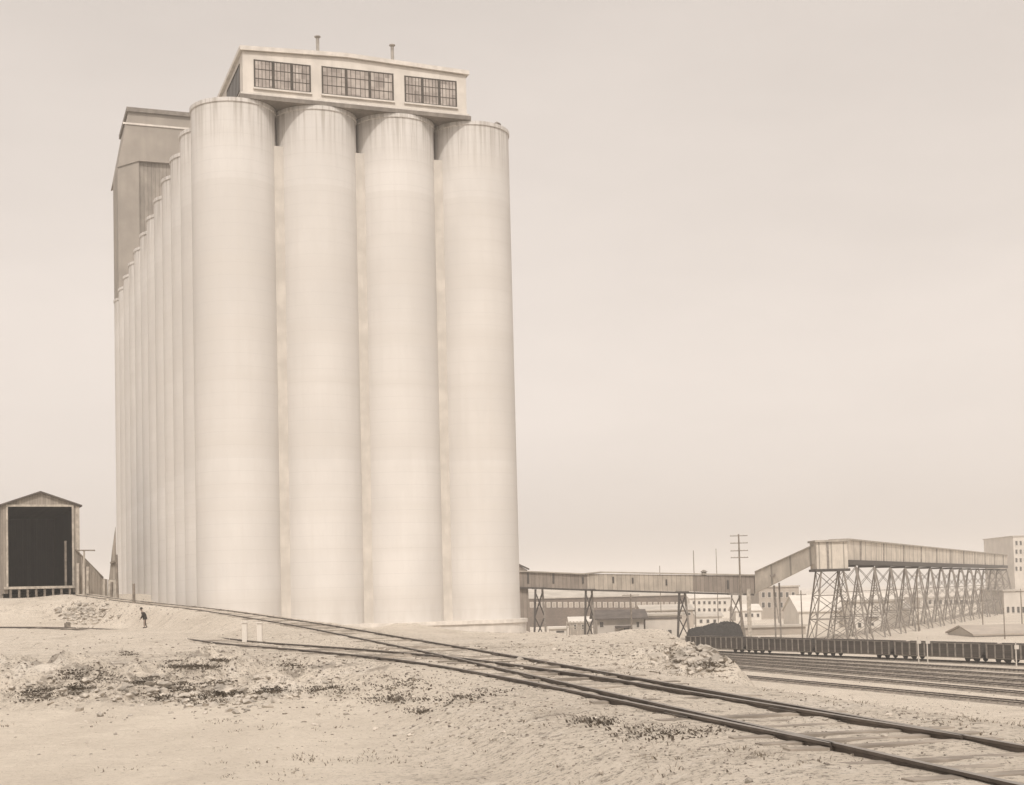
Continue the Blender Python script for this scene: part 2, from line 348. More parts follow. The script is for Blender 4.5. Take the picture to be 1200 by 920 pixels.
def terrain(X, Y):
    X = np.asarray(X, float).ravel(); Y = np.asarray(Y, float).ravel()
    ws = 0; zs = 0
    for cx, cy, cz in CP:
        q = 1/(((X-cx)**2+(Y-cy)**2)+4)**1.5; ws = ws+q; zs = zs+q*cz
    z = zs/ws
    fore = -.72+np.clip((X+8)/14, 0, 1)*.25 + .05*fbm(X*.2, Y*.1, 3, 5)
    foot = 31.5+3.0*fbm(X*.25, Y*0+3, 3, 9)*2
    bank = sst(0, 1, (Y-foot)/7.0)
    rough = np.exp(-((Y-foot-4.5)/5.0)**2)*np.where(X < 2, 1, 0)
    z = fore*(1-bank)+z*bank
    # eroded gullies and clods of the bank
    z = z + rough*(1.6*fbm(X*.6, Y*.35, 5, 21) - 1.6*np.abs(fbm(X*1.5, Y*.9, 4, 33)) + .22)*np.clip((2.5-X)/4, 0, 1)
    mid = sst(36, 46, Y)*(1-sst(150, 200, Y))
    z = z + mid*(.22*fbm(X*.22, Y*.16, 4, 41)+.10*fbm(X*1.1, Y*.7, 4, 43))
    z = z + .035*fbm(X*1.6, Y*1.6, 4, 55)
    # yard on the right and behind
    ex = np.interp(Y, EDGE_Y, EDGE_X) + .8*fbm(X*0+1.5, Y*.12, 3, 61)
    wd = np.interp(Y, [0, 40, 90, 160, 260], [7, 7, 10, 12, 26])
    t = sst(0, 1, (X-ex)/wd)
    yard = YARD+.12*fbm(X*.05, Y*.05, 3, 71)
    z = z*(1-t)+yard*t
    # spoil heap at the edge
    for mx, my, sx, sy, hh in ((4.2, 31, 1.0, 2.2, .55), (4.3, 36, 1.3, 3.2, .55), (4.7, 29.3, .6, .9, .25), (5.2, 52, 1.8, 6, .15)):
        g = hh*np.exp(-((X-mx)/sx)**2-((Y-my)/sy)**2)
        z = z+g*(1+2.4*fbm(X*1.9, Y*1.2, 5, 81))
    dL, zL = near_track(X, Y, TRK_L); a = 1-sst(1.3, 3.6, dL); z = z*(1-a)+(zL-.06+.10*sst(62, 67, Y)*(1-sst(88, 93, Y)))*a
    dT, zT = near_track(X, Y, TRK_T); wide = np.interp(zT, [0, .5, 1.0, 2.7], [4.2, 4.2, 3.7, 6.0])
    a = 1-sst(0, 1, (dT-1.45)/(wide-1.45)); a = np.where(dL < dT, a*np.clip((dL-1.2)/1.6, 0, 1), a)
    z = z*(1-a)+(zT-.06)*a
    nearT = np.exp(-(np.minimum(dT, dL)/1.2)**2)
    z = z + nearT*(.11*fbm(X*1.3, Y*1.3, 4, 91)-.015)
    # heaps of earth against the silo base
    for mx, my, sx, sy, hh in ((-17, 121, 2.6, 2, .5), (-9, 124, 2.2, 2, .45), (-4.5, 126, 3, 2, .3)):
        z = z+hh*np.exp(-((X-mx)/sx)**2-((Y-my)/sy)**2)*(1+2.2*fbm(X*.7, Y*.5, 4, 121))
    return z
MY = np.exp(np.linspace(math.log(7), math.log(190), 260))
def hits(px, py):
    """ground points seen at the given pixels"""
    D = np.array([tuple(ray(a, b)) for a, b in zip(px, py)]); X = D[:, :1]*MY; Z = CAMZ+D[:, 2:]*MY; T = terrain(X, np.broadcast_to(MY, X.shape)).reshape(X.shape)
    below = Z < T; k = np.where(below.any(1), below.argmax(1), len(MY)-1); i = np.arange(len(k)); k0 = np.maximum(k-1, 0)
    g0, g1 = (Z-T)[i, k0], (Z-T)[i, k]; f = np.clip(g0/np.where(np.abs(g0-g1) < 1e-9, 1, g0-g1), 0, 1); Yh = MY[k0]*(1-f)+MY[k]*f
    Xh = D[:, 0]*Yh; return np.stack([Xh, Yh, terrain(Xh, Yh)], 1)
def hit(px, py): return Vector(hits([px], [py])[0])
def gz(x, y): return float(terrain([x], [y])[0])

ncol = 760
s_ = np.linspace(-1, 1, ncol); u_ = np.sign(s_)*np.abs(s_)**1.75
rows = np.concatenate([np.linspace(-40, 9, 30), np.exp(np.linspace(math.log(9.3), math.log(210), 620)), np.exp(np.linspace(math.log(214), math.log(6000), 110))])
YY = np.repeat(rows, ncol); XX = np.tile(u_, len(rows))*(np.maximum(YY, 0)*1.1+45)
ZZ = terrain(XX, YY)
me = bpy.data.meshes.new('ground'); nv = len(XX)
me.vertices.add(nv); me.vertices.foreach_set('co', np.stack([XX, YY, ZZ], 1).ravel())
ii = (np.arange(len(rows)-1)[:, None]*ncol+np.arange(ncol-1)[None, :]).ravel()
quads = np.stack([ii, ii+1, ii+1+ncol, ii+ncol], 1).ravel()
me.loops.add(len(quads)); me.loops.foreach_set('vertex_index', quads)
me.polygons.add(len(ii)); me.polygons.foreach_set('loop_start', np.arange(len(ii))*4); me.polygons.foreach_set('loop_total', np.full(len(ii), 4))
me.polygons.foreach_set('use_smooth', np.ones(len(ii), bool))
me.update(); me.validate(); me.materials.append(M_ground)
go = bpy.data.objects.new('ground', me); COL.objects.link(go); tag(go, kind='structure')

# ------------------------------------------------------------------ haze
hb = MB().mm((-6700, -60, -14), (6700, 6100, 92))
M_haze = bpy.data.materials.new('haze'); M_haze.use_nodes = True; t = M_haze.node_tree; t.nodes.clear()
pv = t.nodes.new('ShaderNodeVolumePrincipled'); pv.inputs['Density'].default_value = .00042
pv.inputs['Color'].default_value = (.97, .96, .95, 1); pv.inputs['Anisotropy'].default_value = 0.0
om = t.nodes.new('ShaderNodeOutputMaterial'); t.links.new(pv.outputs[0], om.inputs['Volume'])
hz = hb.build('haze', M_haze); tag(hz, kind='stuff')

# ------------------------------------------------------------------ grain elevator
SF, SS, RAD, SZ0, SZ1 = 8.0, 8.2, 4.0, -1.1, 48.5
c0 = W(277, 400, 133.0)
BROT = math.atan2(2.78, 7.5)
ORG = Vector((c0.x, c0.y, 0))
BM = Matrix.Translation(ORG) @ Matrix.Rotation(BROT, 4, 'Z'); BMi = BM.inverted()
def on_local(px, py, yl):               # where the sight line meets the local plane y = yl
    o = BMi @ Vector((0, 0, CAMZ)); d = (BMi.to_3x3() @ ray(px, py)); k = (yl-o.y)/d.y
    return o+d*k
elev = empty('grain_elevator', ORG, BROT)
tag(elev, 'tall pale concrete grain elevator of touching round silos with a windowed gallery on top', 'grain elevator')
prof = [(RAD, SZ0), (RAD, SZ1-.42), (RAD+.10, SZ1-.36), (RAD+.10, SZ1)]
cells = [(i, 0) for i in range(4)]+[(0, j) for j in range(1, 12)]+[(3, j) for j in range(1, 12)]+[(1, 11), (2, 11)]
sm = MB().lathe((0, 0, 0), prof, 96)
silo0 = None
for i, j in cells:
    if silo0 is None: silo0 = o = sm.build('silo', M_conc, elev, True)
    else: o = silo0.copy(); COL.objects.link(o)
    o.location = (i*SF, j*SS, 0)
jm = MB()
for i in range(3): jm.mm((i*SF+3.3, -1.85, SZ0), (i*SF+4.7, 0, SZ1-3.6))
jm.build('joint_filler', M_joint, elev)
jm = MB()
for j in range(11): jm.mm((-2.3, j*SS+2.9, SZ0), (0, j*SS+5.3, SZ1-.05)); jm.mm((24, j*SS+3.2, SZ0), (25.7, j*SS+5.7, SZ1-.05))
jm.build('joint_filler', M_conc, elev)
# plinth
def outline(r):
    p = [(r*math.cos(t), r*math.sin(t)) for t in np.linspace(math.pi, 1.5*math.pi, 14)]+[(24+r*math.cos(t), r*math.sin(t)) for t in np.linspace(1.5*math.pi, 2*math.pi, 14)]
    return p+[(24+r, 90), (-r, 90)]
MB().prism([(x, y, -4.2) for x, y in outline(4.55)], (0, 0, 3.08)).build('plinth', M_plinth, elev)
MB().prism([(x, y, -1.40) for x, y in outline(4.72)], (0, 0, .36)).build('plinth_ledge', M_trim, elev)
# roof gallery ("headhouse")
HX0, HX1, HY0, HY1 = .35, 22.5, -3.75, 88.0
HZ0, HZ1, RISE = SZ1+.42, SZ1+4.6, .40
xm = HX0+(HX1-HX0)*.45
head = MB()
head.prism([(HX0, HY0, HZ0), (HX1, HY0, HZ0), (HX1, HY0, HZ1), (xm, HY0, HZ1+RISE), (HX0, HY0, HZ1)], (0, HY1-HY0, 0))
hd = head.build('gallery_wall', M_head, elev)
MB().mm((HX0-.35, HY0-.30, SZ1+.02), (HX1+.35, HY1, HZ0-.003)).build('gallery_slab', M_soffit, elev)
MB().mm((HX0-.22, HY0-.16, HZ0), (HX1+.22, HY0-.003, HZ0+.22)).build('base_course', M_trim, elev)
rf = MB(); e = .28
rf.prism([(HX0-e, HY0-e, HZ1+.02), (xm, HY0-e, HZ1+RISE+.02), (xm, HY0-e, HZ1+RISE+.42), (HX0-e, HY0-e, HZ1+.42)], (0, HY1-HY0+e, 0))
rf.prism([(xm, HY0-e, HZ1+RISE+.02), (HX1+e, HY0-e, HZ1+.02), (HX1+e, HY0-e, HZ1+.42), (xm, HY0-e, HZ1+RISE+.42)], (0, HY1-HY0+e, 0))
rf.build('gallery_roof', M_trim, elev)
def sash_window(x0, x1, z0, z1, y, groups=3, cols=5, rws=3):
    fr = MB(); W_ = .10
    fr.mm((x0, y-.05, z1-W_), (x1, y+.02, z1)); fr.mm((x0, y-.05, z0), (x1, y+.02, z0+W_))
    gw = (x1-x0)/groups
    for g in range(groups+1):
        x = x0+g*gw; k = .13 if 0 < g < groups else .07
        fr.mm((x-k, y-.07, z0), (x+k, y+.02, z1))
    for g in range(groups):
        for c in range(1, cols): x = x0+g*gw+gw*c/cols; fr.mm((x-.025, y-.04, z0), (x+.025, y+.02, z1))
    for r in range(1, rws): z = z0+(z1-z0)*r/rws; fr.mm((x0, y-.045, z-.03), (x1, y+.02, z+.03))
    f = fr.build('window', M_sash, elev)
    MB().mm((x0, y-.02, z0), (x1, y-.004, z1)).build('pane', M_glass, f)
    MB().mm((x0-.15, y-.18, z0-.16), (x1+.15, y-.002, z0-.004)).build('sill', M_trim, f)
for (a, b, t0, t1, b0, b1) in ((298, 363, 70, 76.5, 104, 107.5), (377.5, 460, 78, 86, 110.5, 118.5), (474.5, 534, 89, 95, 120, 126)):
    A = on_local(a, t0, HY0); B = on_local(b, t1, HY0); C = on_local(a, b0, HY0); D = on_local(b, b1, HY0)
    sash_window(A.x, B.x, (C.z+D.z)/2, (A.z+B.z)/2, HY0)
for k in range(10):                      # windows along the left side of the gallery
    y0 = HY0+1.6+k*9.6
    f = MB(); f.mm((HX0-.06, y0, HZ0+.9), (HX0+.02, y0+7.6, HZ0+1.0)); f.mm((HX0-.06, y0, HZ1-.75), (HX0+.02, y0+7.6, HZ1-.65))
    for c in range(10): f.mm((HX0-.05, y0+c*.84, HZ0+1.0), (HX0+.02, y0+c*.84+.06, HZ1-.75))
    w_ = f.build('window', M_sash, elev)
    MB().mm((HX0-.02, y0, HZ0+1.0), (HX0-.004, y0+7.6, HZ1-.75)).build('pane', M_dark, w_)
for px, py in ((372, 41), (459.5, 51)):
    T_ = on_local(px, py, 2.0); v = MB(); v.tube((T_.x, 2, HZ1), (T_.x, 2, T_.z-.2), .17); p_ = v.build('vent_pipe', M_vent, elev, True)
    MB().lathe((T_.x, 2, T_.z-.22), [(.15, -.12), (.32, 0), (.32, .06), (.10, .16)], 16).build('vent_cap', M_vent, p_, True)
vm = MB().lathe((0, 0, 0), [(.16, 0), (.16, .75), (.42, .80), (.42, .88), (.10, 1.1)], 14); vent0 = None
for (x, y) in [(-1.6, j*SS) for j in range(0, 12)]+[(26.6, -1.2), (26.0, 8.9)]:
    if vent0 is None: vent0 = o = vm.build('roof_vent', M_steell, elev, True)
    else: o = vent0.copy(); COL.objects.link(o)
    o.location = (x, y, SZ1)

# workhouse tower at the far end
ty = 97.0
tw = empty('workhouse_tower', BM @ Vector((8, ty, -1)), BROT); tag(tw, 'darker grey workhouse tower rising behind the far end of the concrete silos', 'tower')
tM = Matrix.Translation((-8, -ty, 1))
def tp(px, py): p = on_local(px, py, ty); return (p.x-8, p.z+1)
xa, zt = tp(150, 132.5); xs, zs_ = tp(137.5, 197); zl = tp(166, 190)[1]; xc = tp(163, 230)[0]; zm = tp(170, 148)[1]
xb = xa+25
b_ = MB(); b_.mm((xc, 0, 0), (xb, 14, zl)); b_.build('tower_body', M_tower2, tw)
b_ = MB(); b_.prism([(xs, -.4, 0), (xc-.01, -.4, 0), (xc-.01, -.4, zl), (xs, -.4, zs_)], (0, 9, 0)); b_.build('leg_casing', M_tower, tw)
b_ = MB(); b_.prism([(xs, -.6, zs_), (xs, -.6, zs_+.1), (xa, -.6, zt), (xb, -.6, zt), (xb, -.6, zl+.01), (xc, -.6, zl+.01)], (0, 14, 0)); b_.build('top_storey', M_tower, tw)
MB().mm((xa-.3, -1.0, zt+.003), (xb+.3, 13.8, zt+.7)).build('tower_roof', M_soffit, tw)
MB().mm((xa-.9, -.75, zm-.15), (xb, -.61, zm+.15)).build('string_course', M_trim, tw)

# ------------------------------------------------------------------ railway tracks
def frame(pts):
    d = np.gradient(pts, axis=0); d[:, 2] = 0; d /= np.linalg.norm(d, axis=1)[:, None]
    return d, np.stack([d[:, 1], -d[:, 0], d[:, 2]*0], 1)
PROF = [(-.065, -.15), (.065, -.15), (.065, -.135), (.012, -.12), (.012, -.04), (.036, -.03), (.036, 0), (-.036, 0), (-.036, -.03), (-.012, -.04), (-.012, -.12), (-.065, -.135)]
def sweep(pts, off, name, parent, mat=None, prof=PROF, org=None, a=0, b=None):
    d, n = frame(pts); b = b or len(pts); P = pts[a:b]+n[a:b]*off; k = len(prof); o = np.array(org)
    vs = []; fs = []
    for i in range(len(P)):
        for u, z in prof: vs.append(tuple(P[i]+n[a+i]*u+np.array((0, 0, z))-o))
    for i in range(len(P)-1):
        for j in range(k): fs.append((i*k+j, (i+1)*k+j, (i+1)*k+(j+1) % k, i*k+(j+1) % k))
    fs += [tuple(range(k))[::-1], tuple((len(P)-1)*k+j for j in range(k))]
    return MB().add(vs, fs).build(name, mat or M_rail, parent)
def track(pts, label, name='railway_track', nparts=90, skip=None):
    org = tuple(pts[len(pts)//2]); t = empty(name, org); tag(t, label, 'railway track', 'railway tracks below the elevator')
    for s in (-1, 1): sweep(pts, s*.7525, 'rail', t, org=org)
    d, n = frame(pts); L = np.concatenate([[0], np.cumsum(np.linalg.norm(np.diff(pts, axis=0), axis=1))])
    rest = MB(); c = 0
    for s in np.arange(.3, L[-1], .62):
        i = int(np.searchsorted(L, s))-1; i = max(0, min(i, len(pts)-2)); f = (s-L[i])/(L[i+1]-L[i]); p = pts[i]*(1-f)+pts[i+1]*f
        if skip and skip(p): continue
        q = random.uniform(-.08, .08); az = math.atan2(n[i][1], n[i][0])+random.uniform(-.05, .05)
        cc = Vector(p)-Vector(org)+Vector((n[i][0]*q, n[i][1]*q, -.135+random.uniform(-.045, .02))); dm = (2.5+random.uniform(-.15, .15), .2+random.uniform(-.02, .02), .15)
        if c < nparts: MB().box(cc, dm, az).build('sleeper', M_tie, t)
        else: rest.box(cc, dm, az)
        c += 1
    if rest.v: tag(rest.build('far_sleepers', M_tie, t), kind='stuff')
    for s in np.arange(4.0, min(L[-1], 70), 10.0):   # joint bars
        i = int(np.searchsorted(L, s)); i = min(i, len(pts)-2)
        for sd in (-1, 1):
            p = Vector(pts[i])-Vector(org)+Vector(n[i])*(sd*.7525); dv = Vector(d[i])
            MB().bar(p-dv*.4+Vector((0, 0, -.085)), p+dv*.4+Vector((0, 0, -.085)), .11, .10).build('joint_bar', M_rail, t)
    return t
tT = track(TRK_T, 'rusty near track curving up the embankment from bottom right to the wooden shed')
def skipL(p): return p[1] < 36 
tL = track(TRK_L, 'rusty lower siding leaving the near track and running left below the embankment', skip=skipL)
# yard tracks
YT = [((835, 788.5), (1200, 822)), ((842, 779.5), (1200, 811)), ((836, 774.5), (1200, 803)), ((830, 771), (1200, 797)), ((824, 768), (1200, 791)), ((822, 765.3), (1200, 785)), ((812, 762.0), (1200, 777.5)), ((800, 758), (1200, 770))]
YLAB = ['yard track nearest the spoil heap, on pale ground', 'second yard track beyond the spoil heap', 'third yard track beyond the spoil heap', 'fourth yard track beyond the spoil heap', 'third yard track in front of the gondola cars', 'second yard track in front of the gondola cars', 'yard track carrying the string of dark gondola cars', 'yard track just behind the dark gondola cars']
CARLINE = None
for k, ((ax, ay), (bx, by)) in enumerate(YT):
    A = G(ax, ay, YARD+.25); B = G(bx, by, YARD+.25); dv = (B-A).normalized()
    if k == 6: CARLINE = (A.copy(), B.copy())
    A2 = A-dv*30; B2 = B+dv*60
    pts = np.array([A2+(B2-A2)*i/40 for i in range(41)]); org = tuple((A+B)/2)
    t = empty('railway_track', org); tag(t, YLAB[k], 'railway track', 'yard tracks in front of the coal trestle')
    for s in (-1, 1): sweep(pts, s*.72, 'rail', t, org=org)
    sweep(pts, 0, 'trackbed', t, M_bed, [(-1.9, -.32), (1.9, -.32), (1.4, -.17), (-1.4, -.17)], org)
    tb = MB(org); n = int((B2-A2).length/.7); side = dv.cross(Vector((0, 0, 1)))
    for i in range(n): p = A2+dv*(i*.7); tb.bar(p-side*1.25+Vector((0, 0, -.16)), p+side*1.25+Vector((0, 0, -.16)), .22, .14)
    tag(tb.build('sleepers', M_tie, t), kind='stuff')

# ------------------------------------------------------------------ gondola cars
def gondola():
    t = empty('gondola_car')
    L, H, Wd = 15.0, 2.30, 2.9
    s = MB(); 
    s.mm((-L/2, -Wd/2, .62), (L/2, -Wd/2+.08, H)); s.mm((-L/2, Wd/2-.08, .62), (L/2, Wd/2, H))
    s.mm((-L/2, -Wd/2+.08, .95), (-L/2+.08, Wd/2-.08, H)); s.mm((L/2-.08, -Wd/2+.08, .95), (L/2, Wd/2-.08, H)); s.mm((-L/2+.08, -Wd/2+.08, .95), (L/2-.08, Wd/2-.08, 1.1))
    s.build('body', M_car, t)
    r = MB()
    for k in range(12):
        x = -L/2+.2+k*(L-.4)/11
        for y in (-1, 1): r.mm((x-.09, y*(Wd/2+.003), .62), (x+.09, y*(Wd/2+.13), H-.02))
    for y in (-1, 1): r.mm((-L/2, y*(Wd/2+.002), H-.02), (L/2, y*(Wd/2+.08), H+.08)); r.mm((-L/2, y*(Wd/2-.4), .50), (L/2, y*(Wd/2-.1), .617))
    r.build('side_stakes', M_steell, t)
    for x in (-5.4, 5.4):
        b = MB()
        for y in (-.85, .85): b.mm((x-1.1, y-.06, .38), (x+1.1, y+.06, .60))
        b.mm((x-.2, -1, .45), (x+.2, 1, .61)); bg_ = b.build('bogie', M_iron, t)
        for dx in (-.8, .8):
            for y in (-.72, .72): MB().tube((x+dx, y-.05, .42), (x+dx, y+.05, .42), .42, n=18).build('wheel', M_iron, bg_, True)
    MB().mm((-L/2-.5, -.1, .7), (-L/2, .1, .9)).mm((L/2, -.1, .7), (L/2+.5, .1, .9)).build('coupler', M_iron, t)
    return t
g0 = gondola(); A, B = CARLINE; dv = (B-A).normalized(); az = math.atan2(dv.y, dv.x)
GLAB = ['weathered ribbed gondola car at the left end of the string', 'dark gondola car coupled second from the left end of the string', 'dark gondola car in the middle of the string below the trestle', 'dark gondola car coupled next to the last visible one', 'dark gondola car nearest the right edge beside a white post']
for k in range(5):
    o = g0 if k == 0 else copy_tree(g0)
    o.location = A+dv*(7.5+k*15.75)+Vector((0, 0, .0)); o.rotation_euler = (0, 0, az)
    tag(o, GLAB[k], 'freight car', 'gondola cars in the yard')

# ------------------------------------------------------------------ wooden track shed, fence and odds on the left
sh_p = W(48, 690, 166); shed = empty('track_shed', (sh_p.x, sh_p.y, sh_p.z), R_(24)); tag(shed, 'tall wooden gabled shed with a big black open doorway at the head of the track', 'shed')
kx = 166/F
hw = 41*kx*1.06; ez = W(88, 591.5, 166).z-sh_p.z; rz_ = W(48, 577.5, 166).z-sh_p.z; dl, dr = -34*kx*1.06, 33.5*kx*1.06; dz0 = W(60, 686.5, 166).z-sh_p.z; dz1 = W(60, 593.5, 166).z-sh_p.z
DP = 26
fw = MB()
fw.prism([(-hw, 0, -.5), (dl, 0, -.5), (dl, 0, dz1), (-hw, 0, dz1)], (0, .2, 0)); fw.prism([(dr, 0, -.5), (hw, 0, -.5), (hw, 0, dz1), (dr, 0, dz1)], (0, .2, 0))
fw.prism([(-hw, 0, dz1), (hw, 0, dz1), (hw, 0, ez), (0, 0, rz_), (-hw, 0, ez)], (0, .2, 0))
fw.build('front_wall', M_board, shed)
sw = MB(); sw.mm((-hw, .2, -1), (-hw+.2, DP, ez-.02)); sw.mm((hw-.2, .2, -1), (hw, DP, ez-.02)); sw.mm((-hw+.2, DP-.2, -1), (hw-.2, DP, ez)); sw.build('side_walls', M_board, shed)
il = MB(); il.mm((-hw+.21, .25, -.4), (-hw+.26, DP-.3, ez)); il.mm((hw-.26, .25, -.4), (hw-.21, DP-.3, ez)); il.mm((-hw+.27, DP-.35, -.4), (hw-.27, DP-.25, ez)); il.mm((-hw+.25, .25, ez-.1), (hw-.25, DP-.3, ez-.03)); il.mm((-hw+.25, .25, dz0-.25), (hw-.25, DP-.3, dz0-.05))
il.build('shade_lining', M_board_in, shed)  # inner skin added to hold the doorway's shade in its colour
ro = MB(); e = .35
for s in (-1, 1): ro.prism([(s*(hw+e), -.4, ez-.12), (0, -.4, rz_+.02), (0, -.4, rz_+.2), (s*(hw+e), -.4, ez+.06)], (0, DP+.6, 0))
ro.build('roof', M_roofd, shed)
fr = MB(); fr.mm((dr-.02, -.12, dz0), (dr+.22, -.003, dz1)); fr.mm((dl-.22, -.12, dz0), (dl, -.003, dz1)); fr.mm((dl-.2, -.14, dz1), (dr+.22, -.003, dz1+.25)); fr.mm((hw-.35, -.1, -.4), (hw+.06, -.003, ez-.1)); fr.build('door_frame', M_timberl, shed)
MB().mm((dl-.5, -.5, dz0-.32), (dr+.3, -.005, dz0-.02)).build('sill_beam', M_timberl, shed)
pr = MB()
for k in range(8): pr.mm((dl+.1+k*.95, -.4, -1.0), (dl+.35+k*.95, -.1, dz0-.33))
pr.build('pier', M_timber, shed)
MB().mm((dr-.75, 1.2, dz0), (dr-.5, 1.45, dz1-4)).build('inner_post', M_timber, shed)

fp = W(90, 697, 164); fence = empty('board_fence', fp); tag(fence, 'grey vertical board fence with a top sloping down to the right of the shed', 'fence')
q = [W(88.5, 645, 165), W(95, 651, 165.5), W(108, 664, 166.5), W(121, 678, 168), W(126, 679, 168.5), W(126, 700, 168.5), W(88.5, 697, 165)]
q = [p-fp for p in q]; q[-1].z -= .8; q[-2].z -= .8
MB().prism(q, (-.1, .2, 0)).build('boards', M_fence, fence)
rl = MB(); rl.bar(q[0]+Vector((0, -.1, .1)), q[3]+Vector((0, -.1, .1)), .2, .16); rl.build('top_rail', M_timber, fence)
st = MB()
for px, y0, y1 in ((91.5, 660, 696), (98.5, 660, 697), (103, 664, 697), (122, 679, 699)): st.bar(W(px, y0, 164.3)-fp, W(px, y1+4, 164.3)-fp, .28, .28)
st.build('fence_post', M_timberl, fence)
tp0 = W(98.5, 660, 161); tp_ = empty('signal_post', (tp0.x, tp0.y, gz(tp0.x, tp0.y))); tag(tp_, 'thin timber post with a level arm on top beside the board fence', 'post')
MB(tp_.location).bar((tp0.x, tp0.y, tp_.location.z-.3), W(98.5, 645, 161), .16).build('post', M_timberl, tp_)
MB(tp_.location).bar(W(90, 645, 161), W(111, 645, 161), .3, .14).build('arm', M_timber, tp_)

hp = W(132, 697, 158); hp.z = gz(hp.x, hp.y); hoist = empty('timber_hoist', hp); tag(hoist, 'narrow tapering dark timber hoist leaning against the left edge of the silos', 'hoist')
c = [W(135.5, 617, 158), W(136.5, 655, 158), W(136, 679, 158), W(128, 679, 158), W(131.5, 645, 158)]
MB(hp).prism(c, (-.55, 1.8, 0)).build('hoist_casing', M_board, hoist)
c = [W(127, 679.2, 158), W(136, 679.2, 158), W(137, 702, 158), W(126.5, 702, 158)]
MB(hp).prism(c, (-.5, 1.6, 0)).build('hoist_base', M_timberl, hoist)
b_ = MB(hp)
b_.bar(W(136.3, 650, 157.8), W(138, 702, 157.8), .22); b_.bar(W(131, 682, 157.8), W(130, 702, 157.8), .22); b_.bar(W(129.5, 660, 157.8), W(137, 657, 157.8), .3, .2); b_.build('strut', M_timber, hoist)
sp = W(157, 700, 140); sp.z = gz(sp.x, sp.y)
o = MB(sp).tube(sp-Vector((0, 0, .3)), W(156.6, 684, 140), .16, .13).build('timber_stake', M_timber); o.location = sp; tag(o, 'short dark stake standing beyond the track before the silo wall', 'stake')

# pair of white posts by the siding
wp = None
for k, (px, yb) in enumerate(((287, 752.5), (304.5, 753))):
    p = hit(px, yb)
    if wp is None:
        wp = o = empty('white_post'); MB().mm((-.10, -.08, -.3), (.10, .08, .80)).build('post', M_palew, o); MB().mm((-.14, -.12, .80), (.14, .12, .85)).build('cap', M_palew, o)
    else: o = copy_tree(wp)
    o.location = (p.x, p.y, gz(p.x, p.y)); tag(o, ['left one of two short white posts beside the siding', 'right one of two short white posts beside the siding'][k], 'post', 'white posts by the siding')
# loose timbers, block
o = MB()
bp = hit(79, 735); bz = bp.z
o = MB().box((0, 0, .18), (.55, .4, .4), .4).box((.05, 0, .42), (.3, .3, .12), .7).build('sleeper_block', M_brush); o.location = (bp.x, bp.y, bz); tag(o, 'dark squat timber block on the pale rubble below the shed', 'block')
p = G(575, 742, -1.9); 
o = MB().box((0, 0, .14), (1.5, .6, .3), .2).box((-.4, 0, .3), (.5, .4, .1), .4).build('timber_baulk', M_timber); o.location = (p.x, p.y, gz(p.x, p.y)); tag(o, 'dark timber baulk lying on the dirt before the silo plinth', 'timber')

